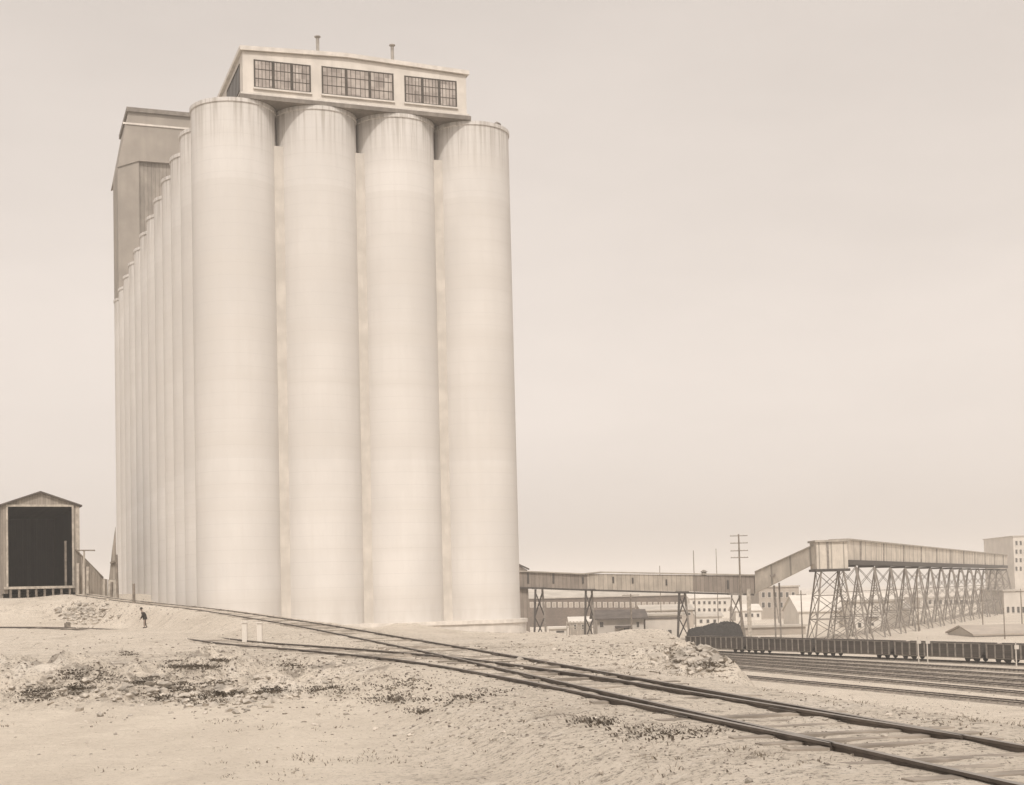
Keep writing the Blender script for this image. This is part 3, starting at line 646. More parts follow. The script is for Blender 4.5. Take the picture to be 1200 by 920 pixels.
# ------------------------------------------------------------------ person
def person(loc, rz):
    V = {'pel': (0, 0, .80, .135), 'wai': (.03, 0, .95, .125), 'che': (.10, 0, 1.15, .155), 'nek': (.19, 0, 1.32, .06), 'hd0': (.24, 0, 1.38, .075), 'hd1': (.27, 0, 1.47, .095), 'hd2': (.27, 0, 1.55, .075),
         'sl': (.13, .19, 1.23, .07), 'el': (.17, .25, .98, .052), 'wl': (.30, .20, .80, .036), 'sr': (.13, -.19, 1.23, .07), 'er': (.17, -.25, .98, .052), 'wr': (.30, -.20, .80, .036),
         'hl': (0, .10, .74, .10), 'kl': (.06, .12, .43, .065), 'al': (.02, .13, .10, .048), 'tl': (.17, .14, .05, .045), 'hr': (0, -.10, .74, .10), 'kr': (.0, -.12, .43, .065), 'ar': (-.12, -.13, .10, .048), 'tr': (.03, -.14, .05, .045)}
    for s, y in (('l', 1), ('r', -1)):
        V['p'+s] = (.35, .195*y, .73, .035)
        for f in range(4): V[f'f{f}{s}'] = (.385+.01*f, (.215-.016*f)*y, .645+.006*f, .010)
        V['t'+s] = (.385, .16*y, .70, .011)
    E = [('pel', 'wai'), ('wai', 'che'), ('che', 'nek'), ('nek', 'hd0'), ('hd0', 'hd1'), ('hd1', 'hd2')]
    for s in 'lr': E += [('che', 's'+s), ('s'+s, 'e'+s), ('e'+s, 'w'+s), ('w'+s, 'p'+s), ('p'+s, 't'+s), ('pel', 'h'+s), ('h'+s, 'k'+s), ('k'+s, 'a'+s), ('a'+s, 't'+s if False else 'to'+s)]
    for s in 'lr':
        V['to'+s] = V.pop('tl' if s == 'l' else 'tr') if False else ((.17, .14, .05, .045) if s == 'l' else (.03, -.14, .05, .045))
        V['t'+s] = (.385, .16*(1 if s == 'l' else -1), .70, .011)
        E += [('p'+s, f'f{f}{s}') for f in range(4)]
    K = list(V); me = bpy.data.meshes.new('person'); me.from_pydata([V[k][:3] for k in K], [(K.index(a), K.index(b)) for a, b in E], [])
    o = bpy.data.objects.new('person', me); COL.objects.link(o)
    md = o.modifiers.new('skin', 'SKIN'); o.modifiers.new('sub', 'SUBSURF').levels = 2; o.modifiers['sub'].render_levels = 2
    for i, k in enumerate(K): me.skin_vertices[0].data[i].radius = (V[k][3], V[k][3]); me.skin_vertices[0].data[i].use_root = (k == 'pel')
    dg = bpy.context.evaluated_depsgraph_get(); dg.update(); ev = o.evaluated_get(dg); m2 = bpy.data.meshes.new_from_object(ev)
    o.modifiers.clear(); o.data = m2; m2.materials.clear()
    for mm_ in (M_skin, M_trous, M_boot): m2.materials.append(mm_)
    for p in m2.polygons:
        c = p.center; p.use_smooth = True
        p.material_index = 2 if c.z < .12 else 1 if (c.z < .9 and abs(c.y) < .165+.001 and c.x < .25) else 0
    # coat, hat, face
    coat = MB(); rings = [(.70, -.01, .175, .235), (.85, .0, .165, .215), (.95, .03, .16, .20), (1.10, .08, .18, .225), (1.24, .13, .15, .235), (1.31, .17, .09, .12)]
    n = 16; vs = []
    for z, x, a, b in rings: vs += [(x+a*math.cos(6.2832*k/n), b*math.sin(6.2832*k/n), z) for k in range(n)]
    coat.add(vs, [(r*n+k, r*n+(k+1) % n, (r+1)*n+(k+1) % n, (r+1)*n+k) for r in range(5) for k in range(n)])
    for y in (1, -1): coat.tube((.13, .20*y, 1.25), (.17, .255*y, .98), .085, .068); coat.tube((.17, .255*y, 1.0), (.29, .205*y, .82), .066, .052)
    coat.build('coat', M_coat, o, True)
    MB().lathe((.27, 0, 1.53), [(.165, 0), (.17, .015), (.105, .025), (.10, .10), (.06, .13)], 18).build('hat', M_coat, o, True)
    fc = MB(); fc.box((.37, 0, 1.455), (.04, .03, .05)); fc.box((.355, 0, 1.415), (.02, .05, .012))
    for y in (-1, 1): fc.box((.355, .035*y, 1.485), (.02, .028, .014)); fc.box((.27, .098*y, 1.46), (.05, .02, .06))
    fc.build('face', M_skin, o)
    o.location = loc; o.rotation_euler = (0, 0, rz); o.scale = (1.03,)*3
    return o
pp = W(170, 735.5, 113); pz = gz(pp.x, pp.y); print('person foot', pz, pp.z, 'hit', hit(170, 735.5))
ps = person((pp.x, pp.y, pz), R_(190)); tag(ps, 'stooping person in a hat, dark coat and lighter trousers below the track embankment', 'person')

# ------------------------------------------------------------------ conveyor gallery on steel bents
def long_box(mb, A0, A1, B0, B1, dep):      # bottom/top at A, bottom/top at B, pushed by dep
    mb.prism([A0, B0, B1, A1], dep); return mb
YA, YB, YC = 286.0, 283.7, 278.0
gl0 = W(618, 688, YA); gal = empty('conveyor_gallery', (gl0.x, gl0.y, YARD)); tag(gal, 'brown boarded conveyor gallery on steel bents running right from behind the silos', 'conveyor gallery')
GO = gal.location
dep = Vector((.6, 3.0, 0))
long_box(MB(GO), W(560, 686, YA+2), W(560, 668, YA+2), W(688, 690.6, YB), W(688, 673.4, YB), dep).build('gallery_section', M_gal, gal)  # darker brown carries this section's shadow in the colour
long_box(MB(GO), W(688.2, 690.6, YB), W(688.2, 672.5, YB), W(812, 693.4, 280), W(812, 673.9, 280), dep).build('gallery_section', M_gal2, gal)
long_box(MB(GO), W(812.2, 693.4, 280), W(812.2, 673.9, 280), W(884, 696, YC), W(884, 674.6, YC), dep).build('gallery_section', M_gal, gal)
rf = MB(GO); ov = Vector((-.1, -.35, 0)); up = Vector((0, 0, .25))
for a, b in ((W(560, 668, YA+2), W(684, 673.2, YB)), (W(684, 673.2, YB), W(704, 671.2, 283.2)), (W(704, 671.2, 283.2), W(884, 674.6, YC))):
    rf.prism([a+ov, b+ov, b+ov+up, a+ov+up], dep*1.2)
rf.build('roof', M_galroof, gal)
sl = MB(GO)
for a, b in ((W(560, 686, YA+2), W(688, 690.6, YB)), (W(688, 690.6, YB), W(884, 696, YC))): sl.bar(a+Vector((0, .1, -.15)), b+Vector((0, .1, -.15)), .3, .35)
sl.build('stringer', M_steel, gal)
for px, y0, y1 in ((619, 671, 684), (648.5, 672, 684), (683, 676, 684), (718.7, 676, 683.5), (741.5, 677, 684), (781, 679, 686), (853, 680, 690)):
    Y = np.interp(px, [560, 688, 812, 884], [YA+2, YB, 280, YC])-.12; a = W(px-.9, y1, Y); b = W(px+.9, y0, Y)
    f = MB(GO).mm((a.x, a.y, a.z), (b.x, a.y+.06, b.z)).build('window', M_steel, gal); MB(GO).mm((a.x+.08, a.y-.03, a.z+.1), (b.x-.08, a.y-.004, b.z-.1)).build('pane', M_dark, f)
p = W(825, 672.5, 281.5); MB(GO).lathe(p, [(.5, -.3), (.5, .35), (.8, .4), (.2, .8)], 12).build('roof_vent', M_steell, gal, True)
def bent(par, org, tl, tr, yt, Y, bl, br, mats=(M_steel, M_steell), dd=(0, 1.8), thick=.42):  # default steels paint the near leg shaded and the far leg sunlit
    zb = YARD-.1
    b = MB(org); b.bar(W(tl-4, yt+.8, Y+.6), W(tr+4, yt+.8, Y+.6), 2.2, .35); e = b.build('trestle_bent', mats[0], par)
    A = W(tl, yt+2, Y+dd[0]); Bq = W(tr, yt+2, Y+dd[1]); Ab = W(bl, 745, Y+dd[0]); Bb = W(br, 745, Y+dd[1])
    def down(p, q): k = (zb-p.z)/(q.z-p.z); return p+(q-p)*k
    Ab, Bb = down(A, Ab), down(Bq, Bb)
    for i, (P, Q) in enumerate(((A, Ab), (Bq, Bb))): MB(org).bar(P, Q, thick, thick).build('leg', mats[i], e)
    x = MB(org)
    for k in range(2):
        f0, f1 = .05+.46*k, .05+.46*(k+1)
        x.bar(A.lerp(Ab, f0), Bq.lerp(Bb, f1), .16); x.bar(Bq.lerp(Bb, f0), A.lerp(Ab, f1), .2)
    x.build('cross_brace', mats[0], e); return e
for q in ((627.5, 635.5, 688.6, 285.5, 626.3, 640), (686.5, 693.5, 690.4, 283.6, 685.5, 697), (796, 802.5, 693.2, 280.5, 794.5, 808)): bent(gal, GO, *q)
bent(gal, GO, 857.5, 866, 695.6, 278.3, 855, 873, (M_steell, M_steell), thick=.26)
p = W(877, 690, 277.5)
MB(GO).bar(p, (p.x, p.y, YARD-.1), .75, .3).build('stair_post', M_timberl, gal)
# shaft beside the plinth
s0 = W(614, 745, 287); shf = empty('stair_shaft', (s0.x, s0.y, YARD)); tag(shf, 'narrow brown boarded shaft standing at the left end of the gallery beside the silo', 'shaft')
SO = shf.location
a, b = W(602, 660, 287), W(618, 668, 287)
MB(SO).prism([(a.x, 287, YARD), (b.x+.3, 287, YARD), (b.x, 287, b.z), (a.x, 287, a.z+.2)], (0, 3, 0)).build('shaft_wall', M_gal, shf)
MB(SO).prism([(a.x-.2, 286.7, a.z+.22), (b.x+.4, 286.7, b.z), (b.x+.4, 286.7, b.z+.3), (a.x-.2, 286.7, a.z+.5)], (0, 3.5, 0)).build('shaft_roof', M_roofd, shf)

# inclined gallery, transfer house, long trestle
ti = W(955, 650, 262); inc = empty('inclined_conveyor', (ti.x, ti.y, YARD)); tag(inc, 'tan enclosed conveyor sloping up to the right to the transfer house', 'conveyor')
IO = inc.location; dep2 = Vector((.8, 3.0, 0))
long_box(MB(IO), W(884.5, 695.5, 277.9), W(884.5, 671, 277.9), W(958, 658.5, 253), W(958, 637.5, 253), dep2).build('conveyor_casing', M_gal3, inc)
MB(IO).prism([p+Vector((-.1, -.3, z)) for p, z in ((W(884.5, 671, 277.9), 0), (W(958, 637.5, 253), 0), (W(958, 637.5, 253), .25), (W(884.5, 671, 277.9), .25))], dep2*1.2).build('roof', M_galroof, inc)
b = MB(IO)
for px, yt, Y in ((907, 686, 270), (913, 683, 268.5)): p = W(px, yt, Y+1); b.bar(p, (p.x, p.y, YARD-.1), .28)
p1, p2 = W(907, 688, 271), W(913, 730, 269.5); b.bar(p1, p2, .16); b.bar(W(903, 675, 270), W(917, 672, 268.5), .4); b.build('support_frame', M_steell, inc)
th0 = W(975, 667, 252); th = empty('transfer_house', (th0.x, th0.y, YARD)); tag(th, 'square tan transfer house where the inclined conveyor meets the long trestle gallery', 'transfer house')
TO = th.location
a = W(957.5, 667, 252); b2 = W(993, 634.5, 252)
MB(TO).mm((a.x, 252, a.z), (b2.x, 257.5, b2.z)).build('house_wall', M_gal3, th)
MB(TO).mm((a.x-.3, 251.6, b2.z+.003), (b2.x+.3, 257.9, b2.z+.35)).build('house_roof', M_galroof, th)
MB(TO).mm((a.x-.3, 251.8, a.z-.45), (b2.x+.3, 257.6, a.z-.003)).build('floor_beam', M_steel, th)
MB(TO).mm((W(968.5, 640, 252).x, 251.85, a.z), (W(969.5, 640, 252).x+.2, 251.997, b2.z)).build('corner_board', M_steell, th)
lg = []
for dx, dy in ((0, 0), (1, 0), (0, 1), (1, 1)):
    t_ = Vector((a.x+.8+dx*(b2.x-a.x-1.6), 252.4+dy*4.6, a.z-.45)); q_ = Vector((t_.x+(dx-.5)*3.6, t_.y+(dy-.5)*3, YARD-.1)); lg.append((t_, q_))
    MB(TO).bar(t_, q_, .26).build('leg', M_steell, th)
x = MB(TO)
for i, j in ((0, 1), (2, 3), (0, 2), (1, 3)):
    for k in range(3):
        f0, f1 = k/3, (k+1)/3
        x.bar(lg[i][0].lerp(lg[i][1], f0), lg[j][0].lerp(lg[j][1], f1), .12); x.bar(lg[j][0].lerp(lg[j][1], f0), lg[i][0].lerp(lg[i][1], f1), .12); x.bar(lg[i][0].lerp(lg[i][1], f1), lg[j][0].lerp(lg[j][1], f1), .14)
x.build('cross_brace', M_steell, th)

t0, t1 = W(993.3, 633, 255), W(1180, 651, 465); b0, b1 = W(993.3, 656, 255), W(1180, 662.7, 465)
tg = empty('trestle_gallery', (t0.x, t0.y, YARD)); tag(tg, 'long pale gallery receding to the right on a row of braced steel trestle bents', 'trestle')
TG = tg.location; dv = Vector((t1.x-t0.x, t1.y-t0.y, 0)).normalized(); sd_ = Vector((-dv.y, dv.x, 0))
long_box(MB(TG), b0, t0, b1, t1, sd_*3.2).build('gallery_casing', M_gal3, tg)
up = Vector((0, 0, .3)); MB(TG).prism([t0-sd_*.3, t1-sd_*.3, t1-sd_*.3+up, t0-sd_*.3+up], sd_*3.8).build('roof', M_galroof, tg)
s_b = MB(TG); dn = Vector((0, 0, -.45)); s_b.bar(b0+dn-sd_*.1, b1+dn-sd_*.1, .4, .85); s_b.bar(b0+dn+sd_*3, b1+dn+sd_*3, .4, .85); s_b.build('girder', M_steel, tg)
for k in range(11): p = b0.lerp(b1, (k+.5)/11); q = t0.lerp(t1, (k+.5)/11); MB(TG).bar(p-sd_*.06, q-sd_*.06, .35, .12).build('pilaster', M_steell, tg)
NB = 15; tlen = (Vector((t1.x, t1.y, 0))-Vector((t0.x, t0.y, 0))).length
zc_ = b0.z-.9; proto = None
for k in range(NB):
    s = 6+k*(tlen-8)/(NB-1); p = Vector((t0.x, t0.y, 0))+dv*s; zt_ = b0.z+(b1.z-b0.z)*s/tlen-.87
    if proto is None:
        H = zt_-YARD
        cb = MB(); cb.bar(Vector((0, 0, H-.2)), sd_*3.1+Vector((0, 0, H-.2)), .4, .4); proto = e = cb.build('trestle_bent', M_steel, tg)
        Ls = [(Vector((0, 0, H-.4)), -sd_*2.2-dv*.0+Vector((0, 0, -.1))), (sd_*3.1+Vector((0, 0, H-.4)), sd_*5.3+Vector((0, 0, -.1)))]
        legs = []
        for P, Q in Ls:
            for o_ in (-1, 1):
                P2, Q2 = P+dv*(.5*o_), Q+dv*(2.6*o_); legs.append((P2, Q2)); MB().bar(P2, Q2, .22).build('leg', M_steell, e)
        xb_ = MB()
        for i, j in ((0, 1), (2, 3), (0, 2), (1, 3)):
            for kk in range(3):
                f0, f1 = kk/3, (kk+1)/3
                xb_.bar(legs[i][0].lerp(legs[i][1], f0), legs[j][0].lerp(legs[j][1], f1), .09); xb_.bar(legs[j][0].lerp(legs[j][1], f0), legs[i][0].lerp(legs[i][1], f1), .09)
                xb_.bar(legs[i][0].lerp(legs[i][1], f1), legs[j][0].lerp(legs[j][1], f1), .09)
        xb_.build('cross_brace', M_steell, e)
    else: e = copy_tree(proto)
    e.location = Vector((p.x, p.y, YARD))-TG

# ------------------------------------------------------------------ background buildings
def building(name, label, cat, px0, px1, pyt, Y, dpt, wall, roof='flat', ridge=None, rmat=None, wins=(), rows_=(), doors=(), wmat=None, ov=.4, slope=0.0):
    """front wall facing the camera; wins = pixel columns, rows_ = (top, bottom) pixel pairs"""
    A = W(px0, pyt, Y); B = W(px1, pyt, Y); zt = (A.z+B.z)/2; x0, x1 = A.x, B.x; cx = (x0+x1)/2
    e = empty(name, (cx, Y, YARD)); tag(e, label, cat); O = e.location
    MB(O).mm((x0, Y, YARD-.3), (x1, Y+dpt, zt)).build('wall', wall, e)
    rm = rmat or M_roofl
    if roof == 'flat':
        MB(O).mm((x0-ov, Y-ov, zt+.003), (x1+ov, Y+dpt+ov, zt+.45)).build('roof', rm, e)
    elif roof == 'gable':
        zr = W((px0+px1)/2, ridge, Y+dpt/2).z; th_ = .3
        r = MB(O); 
        r.prism([(x0-ov, Y-ov, zt), (x0-ov, Y+dpt/2, zr), (x0-ov, Y+dpt/2, zr+th_), (x0-ov, Y-ov, zt+th_)], (x1-x0+2*ov, 0, 0))
        r.prism([(x0-ov, Y+dpt+ov, zt), (x0-ov, Y+dpt/2, zr), (x0-ov, Y+dpt/2, zr+th_), (x0-ov, Y+dpt+ov, zt+th_)], (x1-x0+2*ov, 0, 0))
        r.build('roof', rm, e)
        for x in (x0, x1-.3): MB(O).prism([(x, Y+.02, zt), (x, Y+dpt-.02, zt), (x, Y+dpt/2, zr-.02)], (.3, 0, 0)).build('gable_end', wall, e)
    for (yt, yb) in rows_:
        for (wl, wr) in wins:
            a = W(wl, yb, Y); b = W(wr, yt, Y)
            f = MB(O).mm((a.x-.12, Y-.08, a.z-.12), (b.x+.12, Y-.004, b.z+.12)).build('window', M_trim, e)
            MB(O).mm((a.x, Y-.12, a.z), (b.x, Y-.084, b.z)).build('pane', wmat or M_dark, f)
    for (dl_, dr_, dt) in doors:
        a = W(dl_, dt, Y); b = W(dr_, dt, Y); MB(O).mm((a.x, Y-.1, YARD-.1), (b.x, Y-.004, a.z)).build('door', M_dark, e)
    return e
def cols(a, b, st, wd): return [(x, x+wd) for x in np.arange(a, b, st)]
building('brick_mill', 'long two storey brick mill under a pale roof seen beneath the conveyor gallery', 'mill', 560, 803, 700.5, 420, 28, M_brick, 'gable', 690.5, M_roofl, cols(562, 800, 6.6, 3.2), ((706, 711.5),), (), M_tan)
dk = building('freight_shed', 'low pale freight shed under a dark overhanging roof behind the single arm pole', 'shed', 700, 754, 726, 300, 12, M_pale, 'gable', 716, M_roofd, ((703, 707), (746, 749)), ((729, 735),), ((731, 737, 736),), ov=1.0)
O = dk.location; a, b = W(722, 735.5, 297), W(741, 735.5, 297)
MB(O).mm((a.x, 297, a.z-.1), (b.x, 299.99, a.z+.3)).build('canopy', M_roofd, dk)
for px in (723, 740): p = W(px, 736, 297.3); MB(O).mm((p.x-.12, p.y-.12, YARD-.1), (p.x+.12, p.y+.12, a.z-.1)).build('canopy_post', M_timber, dk)
pa = building('pump_house', 'pale flat roofed annex with two small dark windows left of the third bent', 'building', 756, 799, 721.5, 308, 14, M_pale, 'flat', None, M_roofl, ((761, 765.5), (783, 787)), ((738, 744),))
MB(pa.location).mm((W(756, 725, 308).x, 307.8, W(770, 725.5, 308).z), (W(799, 725, 308).x, 307.99, W(770, 724, 308).z)).build('string_course', M_roofd, pa)
building('long_warehouse', 'long low warehouse with a pale roof behind the flat roofed annex', 'warehouse', 752, 812, 715.5, 372, 16, M_tan, 'gable', 709.5, M_roofl, cols(756, 808, 7, 4), ((718, 721),))
building('small_hut', 'small white roofed hut between the first two bents', 'hut', 668, 692, 729.5, 318, 8, M_tan, 'gable', 724, M_palew, ((672, 675), (682, 685)), ((732, 737),))
building('low_cabin', 'tiny pale cabin low on the ground right of the first bent', 'cabin', 644, 664, 737, 312, 6, M_palew, 'flat', None, M_palew, ((652, 661),), ((739, 741.5),))
building('white_hotel', 'white two storey building with rows of dark windows beyond the dark coal heap', 'building', 808, 856, 701, 480, 20, M_palew, 'gable', 695, M_palew, cols(812, 854, 6, 2.6), ((704.5, 708), (713, 716.5)))
building('white_house', 'small white house with a pale roof standing below the two storey white building', 'house', 816, 846, 723, 400, 10, M_palew, 'gable', 718, M_roofl, cols(820, 842, 8, 3), ((726, 730),))
building('white_cottage', 'white cottage peeping out between the braced legs and the stair post', 'house', 862, 892, 716, 430, 12, M_palew, 'gable', 709, M_palew, cols(866, 890, 7, 2.6), ((719, 723),))
building('tan_mill', 'tall tan mill block with narrow windows behind the foot of the inclined conveyor', 'mill', 889, 936, 688, 445, 22, M_tan, 'flat', None, M_roofl, cols(893, 934, 7, 3), ((694, 700), (706, 712)))
wh = building('white_warehouse', 'broad white warehouse with a painted sign behind the trestle legs', 'warehouse', 936, 1066, 716, 345, 20, M_palew, 'gable', 697, M_palew, ((1006, 1010),), ((729, 735),), ((1014.5, 1029, 724),))
sw2 = building('sign_block', 'white gabled block bearing dark lettering on its wall left of the long trestle', 'warehouse', 996, 1058, 705, 336, 8.8, M_palew, 'flat', None, M_roofl, ((1008, 1011), (1020.5, 1023.5)), ((706.5, 708.7),), ((1005.5, 1009, 730),))
SBo = sw2.location
fc = bpy.data.curves.new('lettering', 'FONT'); fc.body = 'SHELL'; fc.extrude = .02; fc.size = 1.0
ft = bpy.data.objects.new('lettering', fc); COL.objects.link(ft); dg = bpy.context.evaluated_depsgraph_get(); dg.update()
lm = bpy.data.meshes.new_from_object(ft.evaluated_get(dg)); bpy.data.objects.remove(ft)
lm.materials.append(M_roofd); lo = bpy.data.objects.new('lettering', lm); COL.objects.link(lo); lo.parent = sw2
xs_ = [v.co.x for v in lm.vertices]; ys_ = [v.co.y for v in lm.vertices]
a = W(1024, 716, 336); b = W(1044.5, 710, 336); lo.rotation_euler = (R_(90), 0, 0); lo.scale = ((b.x-a.x)/(max(xs_)-min(xs_)), (b.z-a.z)/(max(ys_)-min(ys_)), 1); lo.location = Vector((a.x, 335.97, a.z))-SBo
f = MB(SBo).mm((W(1014, 724, 336).x, 335.3, W(1014, 723.5, 336).z-.1), (W(1029, 724, 336).x, 335.99, W(1014, 723.5, 336).z+.1)).build('awning', M_roofd, sw2)
MB(SBo).mm((W(1020, 733, 336).x, 335.9, W(1020, 733, 336).z), (W(1024, 733, 336).x, 335.99, W(1020, 730.5, 336).z)).build('window', M_dark, sw2)
building('factory_block', 'pale factory with rows of dark windows far behind the long trestle', 'factory', 1078, 1176, 700, 560, 30, M_pale, 'flat', None, M_roofl, cols(1082, 1172, 6.2, 3), ((703, 708), (713, 719)))
building('roofed_store', 'low shed with a broad brown roof behind the right hand gondola cars', 'shed', 1142, 1230, 744, 262, 16, M_pale, 'gable', 733, M_tan, cols(1150, 1215, 9, 3), ((746, 750),))
building('mid_store', 'pale flat store with a dark roof line under the far end of the trestle', 'store', 1176, 1262, 692, 430, 20, M_pale, 'flat', None, M_roofl, cols(1180, 1220, 6, 2.6), ((711, 718), (722, 729)), ())
building('tall_block', 'tall pale block with small windows rising at the far right edge', 'building', 1187, 1262, 628, 640, 40, M_pale, 'flat', None, M_roofl, cols(1190, 1216, 5, 2.2), ((634, 639), (644, 649), (654, 659), (664, 669)), ())  # pale wall colour also stands in for distance haze
building('loading_dock', 'long low brown loading dock beside the feet of the transfer house', 'dock', 872, 944, 735, 300, 5, M_tan, 'flat', None, M_roofl)
yf = empty('yard_fence', G(684, 741, YARD)); tag(yf, 'low pale post and rail fence between the first two bents', 'fence')
YO = yf.location; f_ = MB(YO)
for y in (730, 735): a = W(664, y, 306); b = W(697, y, 306); f_.bar((a.x, 306, a.z), (b.x, 306, b.z), .12, .22)
f_.build('rails', M_timberl, yf)
for px in np.arange(664, 698, 4.1): p = W(px, 728, 306.2); MB(YO).mm((p.x-.12, 306.07, YARD-.1), (p.x+.12, 306.3, p.z)).build('fence_post', M_timberl, yf)
# coal heap
cp = W(838, 747, 258); n1, n2 = 60, 24
vs = []; fs = []
for i in range(n1):
    for j in range(n2):
        u = i/(n1-1)*2-1; v = j/(n2-1)*2-1
        prof_ = np.interp(u, [-1, -.92, -.4, .35, .85, 1], [0, .70, .84, 1.0, .90, 0])*max(0, 1-abs(v)**2.4)
        vs.append((u*5.3, v*4.5, prof_*3.4*(1+.25*float(fbm(np.array([u*9.]), np.array([v*9.]), 3, 4)[0])) - .15))
for i in range(n1-1):
    for j in range(n2-1): k = i*n2+j; fs.append((k, k+1, k+n2+1, k+n2))
ch = MB().add(vs, fs).build('coal_heap', M_coal, None, True); zc0 = W(838, 748.5, 258).z
ch.location = (cp.x, cp.y, YARD); tag(ch, 'rounded black coal heap behind the left end of the gondola cars', 'coal heap')
ch.scale = (1, 1, (W(850, 727.5, 258).z-YARD)/3.4)

# ------------------------------------------------------------------ poles
def pole(label, px, ytop, Y, arms, r=.16, zb=YARD, grp=None, half=1.6, name='telegraph_pole'):
    T_ = W(px, ytop, Y); e = empty(name, (T_.x, T_.y, zb)); tag(e, label, 'pole', grp); O = e.location
    MB(O).tube((T_.x, T_.y, zb-.3), T_, r*1.25, r*.8).build('shaft', M_timber, e, True)
    for y in arms:
        z = W(px, y, Y).z
        c = MB(O).mm((T_.x-half, T_.y-.22, z-.07), (T_.x+half, T_.y-r*.8, z+.07)).build('crossarm', M_timber, e)
        i_ = MB(O)
        for k in range(6): x = T_.x-half+.12+k*(2*half-.24)/5; i_.tube((x, T_.y-.2, z+.07), (x, T_.y-.2, z+.24), .05, .035, 6)
        i_.build('insulators', M_trim, c)
    return e
pole('tall telegraph pole with four crossarms rising in front of the gallery', 865.5, 626, 256, (628, 636.5, 645.5, 653.5), .17)
pole('single arm pole standing before the dark roofed freight shed', 739, 696, 262, (697.5,), .15)
pole('thin bare mast left of the four arm pole behind the gallery roof', 812.5, 645, 330, (), .11)
pole('thin bare mast nearest the four arm pole behind the gallery roof', 839, 643, 335, (), .09)
pole('short thin mast above the tan part of the gallery roof', 773, 663, 320, (), .09)
pole('bare pole left of the transfer house legs', 938.5, 692, 275, (697,), .12, half=1.0)
pole('pole in front of the factory among the trestle bents', 1074, 672, 300, (675,), .13, half=1.2)
pole('slim pole near the right end of the trestle', 1150, 688, 290, (691,), .11, half=1.0)
pole('slim bare pole before the pale store at the right', 1176, 712, 250, (), .1)
pole('pole with one arm close to the right edge', 1196, 690, 270, (693,), .11, half=1.0)
for k, (px, yt, Y, lab) in enumerate(((1190, 752, 168, 'white signal post in front of the right hand gondola car'), (1075.5, 746, 180, 'left one of two white posts before the middle gondola'), (1086, 746, 179, 'right one of two white posts before the middle gondola'))):
    T_ = W(px, yt, Y); e = empty('signal_post', (T_.x, T_.y, YARD)); tag(e, lab, 'post', 'white posts in the yard'); O = e.location
    MB(O).tube((T_.x, T_.y, YARD-.2), T_, .09, .07).build('shaft', M_pale, e, True)
    MB(O).mm((T_.x-.2, T_.y-.12, T_.z-.9), (T_.x+.35, T_.y-.14, T_.z-.4)).build('blade', M_pale, e)

# ------------------------------------------------------------------ weeds, brush and rubble
def scatter_mesh(name, P, h, mat, blades=7, spread=.12, wd=.012):
    n = len(P); B = blades
    base = np.repeat(P, B, 0); hh = np.repeat(h, B)*rng.uniform(.5, 1.1, n*B); ang = rng.uniform(0, 6.283, n*B); rad = rng.uniform(0, 1, n*B)*spread*np.repeat(h/h.mean(), B)
    base = base+np.stack([np.cos(ang)*rad, np.sin(ang)*rad, np.zeros(n*B)], 1)
    lean = np.stack([np.cos(ang), np.sin(ang), np.zeros(n*B)], 1)*(hh*rng.uniform(.3, 1.6, n*B))[:, None]
    a2 = ang+1.57; wv = np.stack([np.cos(a2), np.sin(a2), np.zeros(n*B)], 1)*(wd*rng.uniform(.6, 1.4, n*B)*(1+np.linalg.norm(base[:, :2], axis=1)/45))[:, None]
    tip = base+lean+np.stack([hh*0, hh*0, hh], 1); midp = base+lean*.35+np.stack([hh*0, hh*0, hh*.6], 1)
    V = np.concatenate([(base-wv)[:, None], (base+wv)[:, None], (midp+wv*.8)[:, None], (midp-wv*.8)[:, None], tip[:, None]], 1).reshape(-1, 3)
    me = bpy.data.meshes.new(name); k = n*B; b5 = np.arange(k)*5
    me.from_pydata(V.tolist(), [], np.stack([b5, b5+1, b5+2, b5+3], 1).tolist()+np.stack([b5+3, b5+2, b5+4], 1).tolist()); me.materials.append(mat)
    o = bpy.data.objects.new(name, me); COL.objects.link(o); tag(o, kind='stuff'); return o
def sample(n, x0, x1, y0, y1, mask=None):
    Y = np.exp(rng.uniform(math.log(y0), math.log(y1), n)); px = rng.uniform(x0, x1, n); X = (px-600)/F*Y
    k = np.ones(n, bool)
    dT, _ = near_track(X, Y, TRK_T); dL, _ = near_track(X, Y, TRK_L); k &= (np.minimum(dT, dL) > .9+rng.uniform(0, 1.2, n)) | (rng.uniform(0, 1, n) < .06)
    if mask is not None: k &= mask(X, Y)
    X, Y = X[k], Y[k]; return np.stack([X, Y, terrain(X, Y)-.01], 1)
cl = lambda X, Y: fbm(X*.35, Y*.25, 4, 101)+fbm(X*1.5, Y*1.2, 3, 107)*.6
P1 = sample(2200, 250, 1230, 13, 46, lambda X, Y: cl(X, Y) > rng.uniform(-.12, .28, len(X)))
P2 = sample(2600, -60, 1230, 34, 120, lambda X, Y: cl(X, Y) > rng.uniform(-.02, .30, len(X)))
P3 = sample(300, -60, 700, 12, 32, lambda X, Y: cl(X, Y) > rng.uniform(.10, .35, len(X)))
P = np.concatenate([P1, P2, P3]); scatter_mesh('weeds', P, rng.uniform(.018, .06, len(P)), M_weed, 9, .20, .007)
BR = []
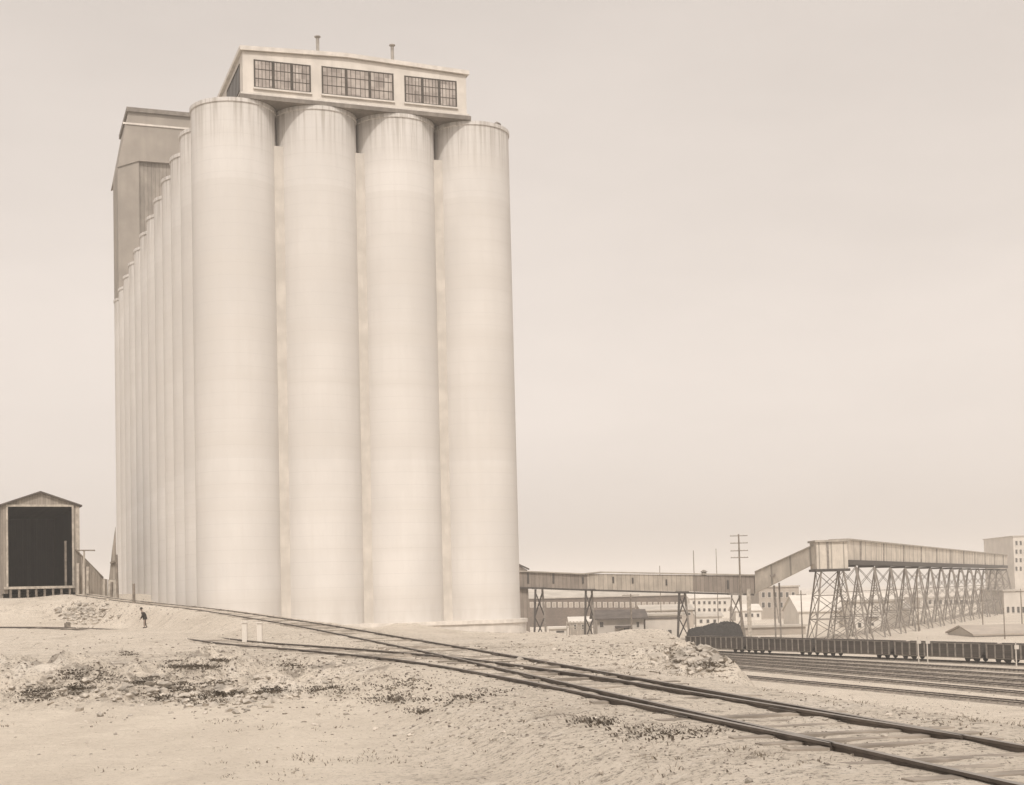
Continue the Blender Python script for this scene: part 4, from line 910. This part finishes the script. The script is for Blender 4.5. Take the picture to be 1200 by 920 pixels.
for px, py, sx, sy, n in ((205, 777, 9, 2, 30), (225, 781, 22, 1.5, 40), (256, 773, 5, 1.2, 16), (165, 798, 14, 2, 40), (45, 812, 14, 6, 60), (85, 806, 8, 2.5, 30), (260, 812, 12, 4, 50), (235, 820, 10, 3, 40), (190, 819, 9, 2.5, 30), (315, 808, 10, 3, 30), (148, 765, 8, 3, 18), (470, 818, 25, 4, 30), (700, 842, 8, 2, 14), (715, 845, 6, 2, 12), (785, 855, 30, 6, 30), (500, 832, 4, 1.5, 8), (400, 808, 30, 5, 26), (350, 780, 20, 5, 16), (560, 815, 30, 8, 22), (480, 800, 40, 8, 20), (838, 776, 5, 4, 24), (800, 764, 10, 3, 12), (225, 804, 40, 7, 50), (110, 790, 40, 7, 40)):
    BR.append(hits(px+rng.normal(size=n)*sx*.6, py+rng.normal(size=n)*sy*.6)-np.array((0, 0, .02)))
BR = np.concatenate(BR); scatter_mesh('brush', BR, rng.uniform(.015, .06, len(BR)), M_brush, 24, .42, .012)
def rocks(name, P, S, mat):
    base = [(1, 0, 0), (-1, 0, 0), (0, 1, 0), (0, -1, 0), (0, 0, 1), (0, 0, -1), (.6, .6, .5), (-.6, .6, .5), (-.6, -.6, .5), (.6, -.6, .5)]
    fcs = [(4, 6, 7), (4, 7, 8), (4, 8, 9), (4, 9, 6), (0, 6, 9), (1, 8, 7), (2, 7, 6), (3, 9, 8), (0, 2, 6), (2, 1, 7), (1, 3, 8), (3, 0, 9), (5, 2, 0), (5, 1, 2), (5, 3, 1), (5, 0, 3)]
    V = []; Fc = []
    for (x, y, z), s in zip(P, S):
        M = Matrix.Rotation(rng.uniform(0, 6.28), 3, 'Z') @ Matrix.Rotation(rng.normal()*.4, 3, 'X'); b = len(V)
        dm = (s*rng.uniform(.7, 1.6), s*rng.uniform(.6, 1.1), s*rng.uniform(.4, .8))
        for v in base:
            j = M @ Vector([v[i]*dm[i]*rng.uniform(.75, 1.2) for i in range(3)]); V.append((x+j.x, y+j.y, z+j.z+s*.15))
        Fc += [tuple(b+i for i in f) for f in fcs]
    me = bpy.data.meshes.new(name); me.from_pydata(V, [], Fc); me.materials.append(mat); o = bpy.data.objects.new(name, me); COL.objects.link(o); tag(o, kind='stuff'); return o
RP = []; RS = []
def rockzone(n, px, py, sx, sy, s0, s1, pxsize=False):
    H = hits(px+rng.normal(size=n)*sx, py+rng.normal(size=n)*sy); ok = (H[:, 1] < 170) & (H[:, 1] > 8); H = H[ok]; q = rng.uniform(0, 1, len(H))**2.2
    S = s0+(s1-s0)*q
    if pxsize: S = np.clip(S*(H[:, 1]/30)**.8, .006, .09)
    RP.extend(H.tolist()); RS.extend(S.tolist())
rockzone(260, 98, 720, 15, 6, .10, .45); rockzone(320, 150, 812, 90, 9, .02, .14); rockzone(200, 270, 815, 45, 7, .02, .15); rockzone(420, 812, 772, 18, 8, .02, .15); rockzone(160, 832, 776, 10, 6, .02, .18)
rockzone(260, 600, 850, 260, 30, .01, .05); rockzone(200, 450, 805, 120, 22, .02, .07); rockzone(150, 700, 765, 90, 12, .02, .10); rockzone(120, 250, 770, 120, 15, .02, .09); rockzone(120, 300, 870, 200, 25, .01, .035)
rocks('rubble', RP, RS, M_rock)
# cinders and small dark clods strewn over the ground
RP = []; RS = []
for args in ((1300, 170, 805, 100, 16), (1100, 420, 800, 110, 20), (900, 640, 835, 130, 26), (700, 700, 768, 80, 14), (600, 950, 880, 160, 18), (500, 1060, 835, 90, 12), (500, 230, 770, 130, 12), (420, 120, 715, 40, 8)):
    rockzone(*args, .006, .038, True)
rocks('cinders', RP, RS, M_cinder)
